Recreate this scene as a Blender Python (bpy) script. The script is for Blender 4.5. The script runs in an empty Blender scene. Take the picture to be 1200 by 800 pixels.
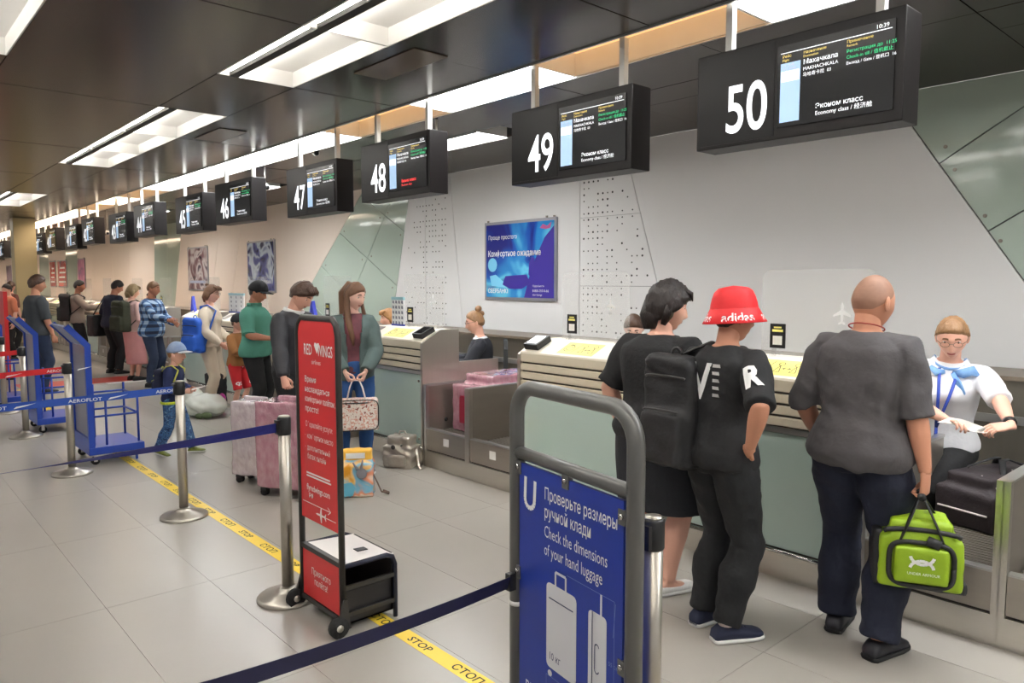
import bpy, bmesh, math, random
import numpy as np
from mathutils import Vector, Matrix, noise

# ---------------------------------------------------------------- camera, world, exposure
SC = bpy.context.scene
COL = SC.collection
FPX, CXP, CYP, CAMH = 867.0, 600.0, 400.0, 1.72
_d = np.array([-180.0 - CXP, CYP - 330.0, -FPX]); _d /= np.linalg.norm(_d)
_p = math.atan((CYP - 330.0) / FPX)
_u = np.array([0, math.cos(_p), math.sin(_p)]); _u -= _d * _u.dot(_d); _u /= np.linalg.norm(_u)
ROT = np.array([np.cross(_d, _u), _d, _u])            # world = ROT @ camera; X to the counters, Y down the row
cam_data = bpy.data.cameras.new('camera'); cam = bpy.data.objects.new('camera', cam_data); COL.objects.link(cam)
cam_data.sensor_width = 36.0; cam_data.lens = FPX / 1200 * 36; cam_data.clip_end = 300
M = Matrix.Identity(4)
for i in range(3):
    for j in range(3): M[i][j] = ROT[i][j]
M[2][3] = CAMH
cam.matrix_world = M
SC.camera = cam

world = bpy.data.worlds.new('world'); SC.world = world; world.use_nodes = True
world.node_tree.nodes['Background'].inputs[0].default_value = (1.0, 0.97, 0.93, 1)
world.node_tree.nodes['Background'].inputs[1].default_value = 0.5
SC.view_settings.view_transform = 'Standard'; SC.view_settings.look = 'None'
SC.view_settings.gamma = 1.0; SC.view_settings.use_curve_mapping = False
SC.view_settings.exposure = 0.12
TUBE_POWER = 10.0        # luminous panels of the ceiling
random.seed(7)

def ray(x, y): return ROT @ np.array([x - CXP, CYP - y, -FPX])
def at_z(x, y, z=0.0):
    v = ray(x, y); v = v * ((z - CAMH) / v[2]); return np.array([v[0], v[1], z])
def at_x(x, y, X):
    v = ray(x, y); v = v * (X / v[0]); return np.array([v[0], v[1], v[2] + CAMH])

# ---------------------------------------------------------------- materials
MATS = {}
def S(r, g, b):
    f = lambda c: (c / 255 / 12.92) if c / 255 <= 0.04045 else ((c / 255 + 0.055) / 1.055) ** 2.4
    return (f(r), f(g), f(b))
def mat(name, col, rough=0.5, metal=0.0, var=0.06, scale=6.0, bump=0.0, bscale=60.0, emit=0.0, alpha=1.0,
        trans=0.0, spec=0.5, stretch=None, col2=None, coat=0.0):
    if name in MATS: return MATS[name]
    m = bpy.data.materials.new(name); m.use_nodes = True; MATS[name] = m
    nt = m.node_tree; N = nt.nodes; L = nt.links; b = N['Principled BSDF']
    b.inputs['Roughness'].default_value = rough; b.inputs['Metallic'].default_value = metal
    b.inputs['Specular IOR Level'].default_value = spec
    b.inputs['Coat Weight'].default_value = coat
    tc = N.new('ShaderNodeTexCoord'); mp = N.new('ShaderNodeMapping'); L.new(tc.outputs['Object'], mp.inputs[0])
    if stretch: mp.inputs['Scale'].default_value = stretch
    nz = N.new('ShaderNodeTexNoise'); nz.inputs['Scale'].default_value = scale; nz.inputs['Detail'].default_value = 4
    L.new(mp.outputs[0], nz.inputs['Vector'])
    mx = N.new('ShaderNodeMix'); mx.data_type = 'RGBA'
    c2 = col2 if col2 else tuple(min(1, c * (1 + var)) for c in col)
    c1 = col if col2 else tuple(c * (1 - var) for c in col)
    mx.inputs[6].default_value = (*c1, 1); mx.inputs[7].default_value = (*c2, 1)
    L.new(nz.outputs[0], mx.inputs[0]); L.new(mx.outputs[2], b.inputs['Base Color'])
    if bump:
        n2 = N.new('ShaderNodeTexNoise'); n2.inputs['Scale'].default_value = bscale; n2.inputs['Detail'].default_value = 3
        L.new(mp.outputs[0], n2.inputs['Vector'])
        bp = N.new('ShaderNodeBump'); bp.inputs['Strength'].default_value = bump; bp.inputs['Distance'].default_value = 0.01
        L.new(n2.outputs[0], bp.inputs['Height']); L.new(bp.outputs[0], b.inputs['Normal'])
    if emit:
        L.new(mx.outputs[2], b.inputs['Emission Color']); b.inputs['Emission Strength'].default_value = emit
    b.inputs['Alpha'].default_value = alpha; b.inputs['Transmission Weight'].default_value = trans
    return m

# ---------------------------------------------------------------- mesh collector
def frame_from(d, up=(0, 0, 1)):
    d = Vector(d).normalized(); up = Vector(up)
    r = d.cross(up)
    if r.length < 1e-4: r = d.cross(Vector((0, 1, 0)))
    r.normalize(); return r, r.cross(d).normalized(), d       # right, up, along

class MB:
    def __init__(s): s.v = []; s.f = []; s.sm = []
    def add(s, vs, fs, smooth=False):
        n = len(s.v); s.v += [tuple(v) for v in vs]; s.f += [tuple(i + n for i in f) for f in fs]; s.sm += [smooth] * len(fs); return s
    def box(s, x0, x1, y0, y1, z0, z1, b=0.0):
        if b: return s.bbox(x0, x1, y0, y1, z0, z1, b)
        v = [(x, y, z) for x in (x0, x1) for y in (y0, y1) for z in (z0, z1)]
        return s.add(v, [(0, 1, 3, 2), (4, 6, 7, 5), (0, 4, 5, 1), (2, 3, 7, 6), (0, 2, 6, 4), (1, 5, 7, 3)])
    def bbox(s, x0, x1, y0, y1, z0, z1, b):
        bm = bmesh.new(); bmesh.ops.create_cube(bm, size=1)
        for v in bm.verts: v.co = Vector(((x0 + x1) / 2 + v.co.x * (x1 - x0), (y0 + y1) / 2 + v.co.y * (y1 - y0), (z0 + z1) / 2 + v.co.z * (z1 - z0)))
        bmesh.ops.bevel(bm, geom=bm.edges[:], offset=b, segments=2, profile=0.6, affect='EDGES')
        bm.verts.index_update()
        s.add([v.co[:] for v in bm.verts], [[v.index for v in f.verts] for f in bm.faces]); bm.free(); return s
    def obox(s, c, ax, ay, az):
        c, ax, ay, az = map(Vector, (c, ax, ay, az))
        v = [c + ax * i + ay * j + az * k for i in (-1, 1) for j in (-1, 1) for k in (-1, 1)]
        return s.add(v, [(0, 1, 3, 2), (4, 6, 7, 5), (0, 4, 5, 1), (2, 3, 7, 6), (0, 2, 6, 4), (1, 5, 7, 3)])
    def bar(s, a, b, w, h=None, up=(0, 0, 1)):
        a, b = Vector(a), Vector(b); r, u, d = frame_from(b - a, up)
        return s.obox((a + b) / 2, r * w / 2, u * (h or w) / 2, (b - a) / 2)
    def tube(s, pts, rad, n=10, caps=True, flat=1.0, up=(0, 0, 1), smooth=True):
        pts = [Vector(p) for p in pts]; k = len(pts)
        rad = [rad] * k if isinstance(rad, (int, float)) else rad
        vs = []; prev = None
        for i, p in enumerate(pts):
            d = pts[min(i + 1, k - 1)] - pts[max(i - 1, 0)]
            if prev is None: r, u, _ = frame_from(d, up)
            else:
                d.normalize(); r = (prev - d * prev.dot(d)).normalized(); u = r.cross(d).normalized()
            prev = r
            ra = rad[i]; ra = ra if isinstance(ra, (tuple, list)) else (ra, ra * flat)
            for j in range(n):
                t = 2 * math.pi * j / n
                vs.append(p + r * ra[0] * math.cos(t) + u * ra[1] * math.sin(t))
        fs = [(i * n + j, i * n + (j + 1) % n, (i + 1) * n + (j + 1) % n, (i + 1) * n + j) for i in range(k - 1) for j in range(n)]
        if caps: fs += [tuple(range(n - 1, -1, -1)), tuple((k - 1) * n + j for j in range(n))]
        return s.add(vs, fs, smooth)
    def lathe(s, prof, c=(0, 0, 0), n=20, smooth=True):
        vs = [(c[0] + r * math.cos(2 * math.pi * j / n), c[1] + r * math.sin(2 * math.pi * j / n), c[2] + z) for r, z in prof for j in range(n)]
        k = len(prof)
        fs = [(i * n + j, i * n + (j + 1) % n, (i + 1) * n + (j + 1) % n, (i + 1) * n + j) for i in range(k - 1) for j in range(n)]
        fs += [tuple(range(n - 1, -1, -1)), tuple((k - 1) * n + j for j in range(n))]
        return s.add(vs, fs, smooth)
    def prism(s, poly, o, u, v, t):
        """flat polygon poly of (a, b) in the plane o + a*u + b*v, thickened by t along u x v"""
        o, u, v = Vector(o), Vector(u), Vector(v); n = u.cross(v).normalized(); k = len(poly)
        vs = [o + u * a + v * b for a, b in poly] + [o + u * a + v * b + n * t for a, b in poly]
        fs = [tuple(range(k - 1, -1, -1)), tuple(range(k, 2 * k))] + [(i, (i + 1) % k, (i + 1) % k + k, i + k) for i in range(k)]
        return s.add(vs, fs)
    def ball(s, c, r, n=14, m=9, rot=None):
        r = (r, r, r) if isinstance(r, (int, float)) else r
        vs = []
        for i in range(m + 1):
            ph = math.pi * i / m - math.pi / 2
            for j in range(n):
                t = 2 * math.pi * j / n
                p = Vector((r[0] * math.cos(ph) * math.cos(t), r[1] * math.cos(ph) * math.sin(t), r[2] * math.sin(ph)))
                if rot is not None: p = rot @ p
                vs.append(p + Vector(c))
        fs = [(i * n + j, i * n + (j + 1) % n, (i + 1) * n + (j + 1) % n, (i + 1) * n + j) for i in range(m) for j in range(n)]
        return s.add(vs, fs, True)
    def text(s, items, o, u, v, off=0.001, align='L'):
        """items: (string, a, b, size[, xscale]) laid in the plane o + a*u + b*v, off along u x v"""
        o, u, v = Vector(o), Vector(u).normalized(), Vector(v).normalized(); n = u.cross(v).normalized()
        for it in items:
            st, a, b, sz = it[:4]; xs = it[4] if len(it) > 4 else 1.0; bold = it[5] if len(it) > 5 else 0.0
            cu = bpy.data.curves.new('text', 'FONT'); cu.body = st; cu.size = sz; cu.resolution_u = 8 if sz > 0.2 else 2; cu.offset = bold * sz
            cu.align_x = {'L': 'LEFT', 'C': 'CENTER', 'R': 'RIGHT'}[align]
            ob = bpy.data.objects.new('text', cu); me = bpy.data.meshes.new_from_object(ob)
            s.add([o + u * (a + q.co.x * xs) + v * (b + q.co.y) + n * off for q in me.vertices], [p.vertices[:] for p in me.polygons])
            bpy.data.objects.remove(ob); bpy.data.curves.remove(cu); bpy.data.meshes.remove(me)
        return s
    def mesh(s, name, m):
        me = bpy.data.meshes.new(name); me.from_pydata(s.v, [], s.f)
        me.polygons.foreach_set('use_smooth', s.sm); 
        if m: me.materials.append(m)
        me.update(); return me
    def build(s, name, m, parent=None, **tags):
        return put(s.mesh(name, m), name, parent, **tags)

def put(me, name, parent=None, loc=None, rz=None, **tags):
    o = bpy.data.objects.new(name, me); COL.objects.link(o)
    if parent is not None: o.parent = parent
    if loc is not None: o.location = loc
    if rz is not None: o.rotation_euler = (0, 0, rz)
    for k, v in tags.items(): o[k] = v
    return o
def thing(name, label, category, loc=(0, 0, 0), rz=0.0, group=None):
    o = bpy.data.objects.new(name, None); COL.objects.link(o); o.location = loc; o.rotation_euler = (0, 0, rz)
    o.empty_display_size = 0.1; o['label'] = label; o['category'] = category
    if group: o['group'] = group
    return o
def copy_tree(o, parent=None, loc=None, label=None):
    c = o.copy(); COL.objects.link(c)
    if parent is not None: c.parent = parent
    if loc is not None: c.location = loc
    if label: c['label'] = label
    for ch in list(o.children): copy_tree(ch, c)
    return c
def remeshed(mb, voxel, smooth=4, fac=0.5):
    """fuse overlapping closed shapes into one continuous surface"""
    me = mb.mesh('tmp', None); ob = bpy.data.objects.new('tmp', me); COL.objects.link(ob)
    md = ob.modifiers.new('r', 'REMESH'); md.mode = 'VOXEL'; md.voxel_size = voxel; md.use_smooth_shade = True
    if smooth:
        sm = ob.modifiers.new('s', 'SMOOTH'); sm.iterations = smooth; sm.factor = fac
    dg = bpy.context.evaluated_depsgraph_get(); out = bpy.data.meshes.new_from_object(ob.evaluated_get(dg))
    bpy.data.objects.remove(ob); bpy.data.meshes.remove(me)
    return out
def wrinkle(me, amp, freq=(14, 14, 7)):
    """small folds: push the surface along its normals by a stretched noise"""
    me.update()
    k = len(me.vertices); no = np.empty(k * 3); me.vertices.foreach_get('normal', no); no = no.reshape(-1, 3)
    co = np.empty(k * 3); me.vertices.foreach_get('co', co); co = co.reshape(-1, 3)
    q = co * np.array(freq)
    # ridged folds running aslant, on top of a soft unevenness
    d = np.array([0.7 * noise.noise(Vector(p)) + 0.9 * (0.35 - abs(noise.noise(Vector((p[0] * 0.55 + p[2] * 0.35, p[1] * 0.55 - p[2] * 0.25, p[2] * 1.25 + 3.0 + p[0] * 0.3))))) for p in q])
    co += no * (amp * d)[:, None]
    me.vertices.foreach_set('co', co.ravel()); me.update()
# ---------------------------------------------------------------- shared materials
STEEL = mat('brushed_steel', S(204, 199, 190), 0.3, 0.9, 0.05, 3, 0.05, 220, stretch=(1, 1, 14))
STEEL_D = mat('worn_steel', S(140, 134, 124), 0.34, 0.85, 0.08, 3, 0.05, 200, stretch=(1, 12, 1))
CHROME = mat('polished_steel', S(200, 198, 194), 0.16, 1.0, 0.03, 4)
BLACK = mat('black_plastic', S(26, 26, 28), 0.45, 0, 0.1)
RUBBER = mat('dark_rubber', S(32, 31, 31), 0.8, 0, 0.15, 30, 0.3, 90)
WHITE = mat('white_paint', S(238, 236, 232), 0.5, 0, 0.02)
PRINT_W = mat('white_print', S(240, 240, 238), 0.6, 0, 0.02)
PRINT_K = mat('black_print', S(24, 24, 22), 0.6, 0, 0.05)
GREENGLASS = mat('green_back_painted_glass', S(176, 190, 178), 0.08, 0, 0.04, 0.8, spec=0.5)
ONES = ['', 'one', 'two', 'three', 'four', 'five', 'six', 'seven', 'eight', 'nine']
def words(n): return {1: 'nineteen', 2: 'twenty', 3: 'thirty', 4: 'forty', 5: 'fifty'}[n // 10] + ('-' + ONES[n % 10] if n % 10 else '')
def sign_at(y):
    return words(int(min(50, max(34, min(range(34, 51), key=lambda n: abs(y - (((2.1 if n % 2 == 0 else 3.8) + 4 * ((50 - n) // 2)))))))))
ALU = mat('aluminium_trim', S(196, 196, 194), 0.3, 0.9, 0.03)

# ---------------------------------------------------------------- floor
def joint_floor():
    m = mat('floor_far_tiles', S(160, 155, 147), 0.3, 0, 0.05, 2)
    nt = m.node_tree; N, L = nt.nodes, nt.links; b = N['Principled BSDF']; src = b.inputs['Base Color'].links[0].from_socket
    tc = N.new('ShaderNodeTexCoord'); mp = N.new('ShaderNodeMapping'); mp.inputs['Rotation'].default_value = (0, 0, math.pi / 2)
    br = N.new('ShaderNodeTexBrick'); br.offset = 0.0; br.inputs['Scale'].default_value = 1; br.inputs['Mortar Size'].default_value = 0.004
    br.inputs['Brick Width'].default_value = 1.28; br.inputs['Row Height'].default_value = 0.54
    br.inputs['Color1'].default_value = br.inputs['Color2'].default_value = (1, 1, 1, 1); br.inputs['Mortar'].default_value = (0.8, 0.78, 0.76, 1)
    mx = N.new('ShaderNodeMix'); mx.data_type = 'RGBA'; mx.blend_type = 'MULTIPLY'; mx.inputs[0].default_value = 1
    L.new(tc.outputs['Object'], mp.inputs[0]); L.new(mp.outputs[0], br.inputs['Vector'])
    L.new(src, mx.inputs[6]); L.new(br.outputs['Color'], mx.inputs[7]); L.new(mx.outputs[2], b.inputs['Base Color'])
    return m
FLOORM = mat('floor_tile', S(160, 155, 147), 0.3, 0, 0.05, 2.2)
joint = mat('floor_joint', S(140, 135, 127), 0.7, 0, 0.1)
fl_ob = MB().box(-9, 7.3, -5, 60, -0.2, -0.011).build('floor', joint, kind='structure')
TX, TY, GAP = 0.54, 1.28, 0.0022
tile = MB().box(GAP / 2, TX - GAP / 2, GAP / 2, TY - GAP / 2, -0.012, 0).mesh('tile', FLOORM)
x0t, y0t = 0.93 - 4 * TX, 4.25 - 3 * TY
NXT, NYT = 10, 13
for i in range(NXT):
    for j in range(NYT): put(tile, 'tile', fl_ob, (x0t + i * TX, y0t + j * TY, 0))
xa, xb, ya, yb = x0t, x0t + NXT * TX, y0t, y0t + NYT * TY
MB().box(-9, 7.3, yb, 60, -0.012, 0).box(-9, xa, -5, yb, -0.012, 0).box(xb, 7.3, -5, yb, -0.012, 0).box(xa, xb, -5, ya, -0.012, 0)\
    .build('tiling', joint_floor(), fl_ob, kind='stuff')

# ---------------------------------------------------------------- ceiling of dark glossy panels with light bands
ZC = 3.38
CEILM = mat('dark_glossy_ceiling_metal', S(52, 45, 40), 0.24, 0.35, 0.1, 1.5, spec=0.35)
CEIL2 = mat('bronze_ceiling_metal', S(84, 66, 52), 0.3, 0.4, 0.12, 2)
ceil = MB().box(-9, 7.3, -5, 60, 3.62, 3.7).build('ceiling', mat('ceiling_void', S(40, 36, 33), 0.7), kind='structure')
BANDS = [(-9, -4.2), (-4.2, -2.4), (-2.4, -1.3), (-0.8, 0.3), (0.97, 2.30), (2.95, 4.0), (4.5, 5.3), (5.75, 7.0)]
LIGHTB = {'outer': (-1.3, -0.8), 'aisle': (0.3, 0.97), 'queue': (2.30, 2.95), 'desk': (4.0, 4.5), 'wall': (5.3, 5.75)}
YG = [1.6 + 1.5 * k for k in range(-4, 22)]
def cpanel(xa, xb, ya, yb, m):
    put(MB().box(0.004, xb - xa - 0.004, 0.004, yb - ya - 0.004, 0, 0.02).mesh('ceiling_panel', m), 'ceiling_panel', ceil, (xa, ya, ZC))
for bi, (xa, xb) in enumerate(BANDS):
    me = MB().box(0.004, xb - xa - 0.004, 0.004, 1.496, 0, 0.02).mesh('ceiling_panel', CEILM)
    for k, y in enumerate(YG):
        put(me, 'ceiling_panel', ceil, (xa, y, ZC + (0.002 if (k + bi) % 2 else 0)))
    MB().box(xa, xb, YG[-1] + 1.5, 60, ZC, ZC + 0.02).build('ceiling_panel', CEILM, ceil)
    MB().box(xa, xb, -5, YG[0], ZC, ZC + 0.02).build('ceiling_panel', CEILM, ceil)
LAMP_C = mat('lit_diffuser_cool', (0.96, 0.98, 1.0), 0.5, 0, 0.01, emit=TUBE_POWER * 2.4)
LAMP_S = mat('lit_tube_tray', (1.0, 0.97, 0.93), 0.5, 0, 0.01, emit=TUBE_POWER * 3.0)
GLOW_W = mat('warm_recess_glow', (1.0, 0.55, 0.24), 0.5, 0, 0.15, 2.0, emit=1.0)  # glow stands for a tan recess surface lit by a warm tube
LAMP_F = mat('lit_diffuser_far', (1.0, 0.80, 0.62), 0.5, 0, 0.02, emit=TUBE_POWER * 2.0)
TRAY = mat('light_tray_metal', S(232, 230, 226), 0.45, 0.0, 0.03)
SLOT = mat('dark_slot', S(20, 19, 18), 0.6)
def tray(mb, xa, xb, ya, yb, h=0.12, t=0.01):
    mb.box(xa, xb, ya, yb, ZC + h, ZC + h + t).box(xa, xa + t, ya, yb, ZC, ZC + h).box(xb - t, xb, ya, yb, ZC, ZC + h)
    mb.box(xa + t, xb - t, ya, ya + t, ZC, ZC + h).box(xa + t, xb - t, yb - t, yb, ZC, ZC + h); return mb
def desk_light(xa, xb, ya, yb, lamp, label, grp):
    t = thing('ceiling_light', label, 'ceiling light', (0, 0, 0), 0, grp)
    tray(MB(), xa, xb, ya, yb, 0.20).build('tray', TRAY, t)
    MB().box(xa + 0.012, xb - 0.012, ya + 0.02, yb - 0.02, ZC + 0.175, ZC + 0.19).build('diffuser', lamp, t)
    MB().box(xa - 0.015, xa + 0.004, ya, yb, ZC - 0.012, ZC + 0.004).box(xb - 0.004, xb + 0.015, ya, yb, ZC - 0.012, ZC + 0.004).build('edge_trim', ALU, t)
def queue_light(xa, xb, ya, yb, label, grp, lamp=None):
    t = thing('ceiling_light', label, 'ceiling light', (0, 0, 0), 0, grp)
    tray(MB(), xa, xb, ya, yb, 0.125).build('tray', TRAY, t)
    bx = xa + 0.13
    MB().box(bx - 0.035, bx + 0.035, ya, yb, ZC - 0.004, ZC + 0.03).build('lamp_bar', SLOT, t)
    MB().box(bx - 0.03, bx + 0.075, ya + 0.03, yb - 0.03, ZC + 0.024, ZC + 0.036).build('tube', lamp or LAMP_S, t)
g1 = 'light panels in the band over the check-in desks'
yy = -4.25; seg = 1.7; k = 0
warm = {4, 6, 11, 13}
while yy < 56:
    w = k in warm; nm = ('warm amber' if w else 'white lit') + (' ceiling panel above the hanging sign ' + sign_at(yy + seg / 2) if yy > 0.5 else ' ceiling panel in the band before the first sign')
    desk_light(*LIGHTB['desk'], yy, yy + seg, GLOW_W if w else (LAMP_F if yy > 14 else LAMP_C), nm, g1); yy += seg; k += 1
    if k > 20: seg = 5.1
g2 = 'recessed trough lights over the queue'
for y in YG:
    j = round((y - 1.6) / 1.5)
    if j in (-3, -2, -1, 0, 1, 2, 4, 5, 6, 10, 11, 15, 16): queue_light(*LIGHTB['queue'], y, y + 1.5, 'recessed trough light over the queue, level with sign %s' % sign_at(y + 0.75) if y > 0.5 else 'recessed trough light over the near end of the queue', g2)
    else: cpanel(*LIGHTB['queue'], y, y + 1.5, CEILM)
    if y + 1.5 < 6.7: queue_light(*LIGHTB['aisle'], y + 0.55, y + 2.05, 'recessed trough light above the open aisle floor', 'recessed trough lights over the aisle')
    elif y < 30: cpanel(*LIGHTB['aisle'], y + 0.55, y + 2.05, CEILM)
    if j % 3 != 2: queue_light(*LIGHTB['outer'], y, y + 1.5, 'unseen trough light added above the far side of the aisle to light the floor', 'unseen trough lights added on the outer side')  # row out of view, added to light the floor
    else: cpanel(*LIGHTB['outer'], y, y + 1.5, CEILM)
    if j in (3, 7, 11, 15): desk_light(*LIGHTB['wall'], y + 0.4, y + 1.9, LAMP_C, 'short recessed light near the wall behind sign %s' % sign_at(y + 1.1), 'short lights behind the signs')
    else:
        cpanel(*LIGHTB['wall'], y + (0.4 if j - 1 in (3, 7, 11, 15) else 0), y + (1.5 if j not in (2, 6, 10, 14) else 1.5), CEILM)
for n_, yend in (('queue', 34.6), ('outer', 34.6), ('aisle', 31), ('wall', 34.6)):
    xa, xb = LIGHTB[n_]; MB().box(xa, xb, yend, 60, ZC, ZC + 0.02).build('ceiling_panel', CEILM, ceil)
for ya_, yb_, xa_, xb_ in ((4.5, 5.35, 3.1, 3.4), (1.9, 2.9, 1.3, 1.7), (8.2, 9.0, 3.1, 3.4)):
    MB().box(xa_, xb_, ya_, yb_, ZC - 0.006, ZC).build('access_hatch', CEIL2, ceil)

# ---------------------------------------------------------------- the wall behind the desks
XW = 7.0
WALLP = mat('white_wall_panel', S(232, 231, 230), 0.42, 0, 0.015, 1.0)
WALLP_WARMLIT = mat('wall_panel_warm_light_tint', S(230, 216, 204), 0.42, 0, 0.015, 1.0)  # white panel with the far lamps' warm light tinted into its colour
wall = MB().box(XW + 0.022, XW + 0.25, -5, 60, 0, ZC).build('wall_right', mat('wall_joint', S(92, 92, 92), 0.7), kind='structure')
MB().box(-9, 7.3, 59.8, 60, 0, ZC).build('wall_far', WALLP, kind='structure')
def clip(poly, a, b, c):          # keep a*y + b*z <= c
    out = []
    for i in range(len(poly)):
        p, q = poly[i], poly[(i + 1) % len(poly)]; dp, dq = a * p[0] + b * p[1] - c, a * q[0] + b * q[1] - c
        if dp <= 0: out.append(p)
        if dp * dq < 0: t = dp / (dp - dq); out.append((p[0] + t * (q[0] - p[0]), p[1] + t * (q[1] - p[1])))
    return out
def seam(p, q):                   # line as (a, b, c) with a*y + b*z = c, normal towards +y
    n = np.array([q[1] - p[1], p[0] - q[0]], float)
    if n[0] < 0: n = -n
    n /= np.linalg.norm(n); return n[0], n[1], float(n @ np.array(p))
J = 0.006
def between(y0, y1, lo=None, hi=None, z0=0.0, z1=ZC, cuts=()):
    poly = [(y0, z0), (y1, z0), (y1, z1), (y0, z1)]
    if lo: poly = clip(poly, -lo[0], -lo[1], -lo[2] - J)
    if hi: poly = clip(poly, hi[0], hi[1], hi[2] - J)
    for (a, b, c) in cuts: poly = clip(poly, a, b, c)
    return poly
def wpanel(poly, m, name='wall_panel'):
    if len(poly) < 3: return None
    return MB().prism([(-a, b) for a, b in poly], (XW + 0.022, 0, 0), (0, -1, 0), (0, 0, 1), 0.022).build(name, m, wall)
s3 = seam((2.62, 3.14), (1.68, 1.72)); s2 = seam((5.72, 3.09), (5.18, 1.38)); s1 = seam((6.51, 3), (6.51, 1))
s0 = seam((9.24, 3.34), (8.98, 1.37)); sp = seam((9.9, 3.34), (9.9, 1.3)); gR = seam((10.36, 3.13), (10.79, 1.5)); gL = seam((11.98, 3.22), (13.96, 1.63))
w1 = seam((17.53, 2.63), (18.1, 1.3)); w2 = seam((18.9, 2.58), (19.35, 1.5)); g2R = seam((21.5, 3.32), (22.22, 1.35)); g2L = seam((24.0, 3.03), (24.2, 1.33))
# big green glass field at the right, cut by diagonal joints
def diag(y, z, sl): n = np.array([-sl, 1.0]); n /= np.linalg.norm(n); return n[0], n[1], float(n @ np.array([y, z]))
dj = [diag(2.35, 2.72, -0.633), diag(1.94, 2.14, -0.633), diag(1.55, 1.52, -0.633)]
prev = None
def bolts(pts, m=None):
    mb = MB()
    for y, z in pts: mb.prism([(0.016 * math.cos(t * math.pi / 5), 0.016 * math.sin(t * math.pi / 5)) for t in range(10)], (XW, y, z), (0, -1, 0), (0, 0, 1), 0.006)
    return mb
for i in range(4):
    cuts = []
    if i > 0: a, b, c = dj[i - 1]; cuts.append((a, b, c - J))
    if i < 3: a, b, c = dj[i]; cuts.append((-a, -b, -c - J))
    g = wpanel(between(-5, 4, hi=s3, cuts=cuts), GREENGLASS, 'glass_panel')
    pts = {0: [(2.30, 2.86), (1.5, 3.25)], 1: [(2.22, 2.66), (1.98, 2.26), (1.5, 2.9)], 2: [(1.86, 2.05), (1.6, 1.7)], 3: [(1.3, 1.4)]}[i]
    bolts(pts).build('bolt', STEEL_D, g, kind='stuff')
wpanel(between(0, 6, lo=s3, hi=s2), WALLP)
perf = [wpanel(between(4, 7, lo=s2, hi=s1, z0=a, z1=b), WALLP, 'perforated_panel') for a, b in ((0, 1.664), (1.669, 2.524), (2.529, ZC))]
wpanel(between(6, 10, lo=s1, hi=s0), WALLP)
wpanel(between(8, 10, lo=s0, hi=sp), WALLP, 'perforated_panel'); perf.append(wpanel(between(9, 12, lo=sp, hi=gR), WALLP, 'perforated_panel'))
gA = seam((11.13, 2.83), (12.19, 1.56)); dG = [diag(12.69, 2.64, 0.51), diag(11.63, 3.13, 0.51), diag(13.33, 1.97, 0.51), diag(13.9, 1.3, 0.51)]
dG.sort(key=lambda q: q[2] / q[1])
for (lo, hi) in ((gR, gA), (gA, gL)):
    for i in range(5):
        cuts = []
        if i > 0: a, b, c = dG[i - 1]; cuts.append((-a, -b, -c - J))
        if i < 4: a, b, c = dG[i]; cuts.append((a, b, c - J))
        po = between(9, 17, lo=lo, hi=hi, cuts=cuts)
        g = wpanel(po, GREENGLASS, 'glass_panel')
        if g:
            cy_, cz_ = np.mean(po, axis=0)
            bolts([(cy_ + (p[0] - cy_) * 0.8, cz_ + (p[1] - cz_) * 0.8) for p in po[::2]]).build('bolt', STEEL_D, g, kind='stuff')
wpanel(between(11, 20, lo=gL, hi=w1), WALLP_WARMLIT); wpanel(between(16, 21, lo=w1, hi=w2), WALLP_WARMLIT); wpanel(between(17, 24, lo=w2, hi=g2R), WALLP_WARMLIT)
gm = seam((22.75, 3.2), (23.0, 1.3))
wpanel(between(20, 26, lo=g2R, hi=gm), GREENGLASS, 'glass_panel'); wpanel(between(20, 26, lo=gm, hi=g2L), GREENGLASS, 'glass_panel')
ys = [g2L] + [seam((y, 3), (y + dy, 1)) for y, dy in ((26.6, .5), (29, -.4), (31.4, .6), (34.1, .3), (36.2, 0.3), (39.9, -.2), (42, .3), (46, 0), (50, .4), (54, 0))]
for i in range(len(ys) - 1): wpanel(between(20, 60, lo=ys[i], hi=ys[i + 1]), GREENGLASS if i in (4, 6) else WALLP_WARMLIT, 'glass_panel' if i in (4, 6) else 'wall_panel')
wpanel(between(50, 60, lo=ys[-1]), WALLP_WARMLIT)
# perforations
random.seed(3); mb = MB(); mb2 = MB()
def dot(mb, y, z, r): mb.prism([(r * math.cos(t * math.pi / 3), r * math.sin(t * math.pi / 3)) for t in range(6)], (XW - 0.0005, y, z), (0, -1, 0), (0, 0, 1), 0.002)
hol = mat('perforation_hole', S(58, 58, 58), 0.8)
for r in range(29):
    z = 3.12 - r * 0.078
    lim = s2[2] / s2[0] - s2[1] / s2[0] * z
    run = 0
    for c in range(15):
        y = 6.44 - c * 0.078
        if y < lim + 0.06: break
        pr = 0.85 if c < 6 else (0.42 if c < 12 else 0.25)
        if random.random() < pr * (0.9 if r % 3 else 0.55): dot(mb, y, z, 0.010 if random.random() < 0.7 else 0.014)
for r in range(26):
    z = 3.1 - r * 0.082
    for c in range(18):
        y = 9.36 - 0.0 + c * 0.085
        hi_ = gR[2] / gR[0] - gR[1] / gR[0] * z
        if y > hi_ - 0.1 or abs(y - 9.9) < 0.03: continue
        if random.random() < (0.62 if c < 9 else 0.22) * (0.9 if r % 4 else 0.3): dot(mb2, y, z, 0.012)
mb.build('perforation', hol, perf[1], kind='stuff'); mb2.build('perforation', hol, perf[3], kind='stuff')

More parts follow.
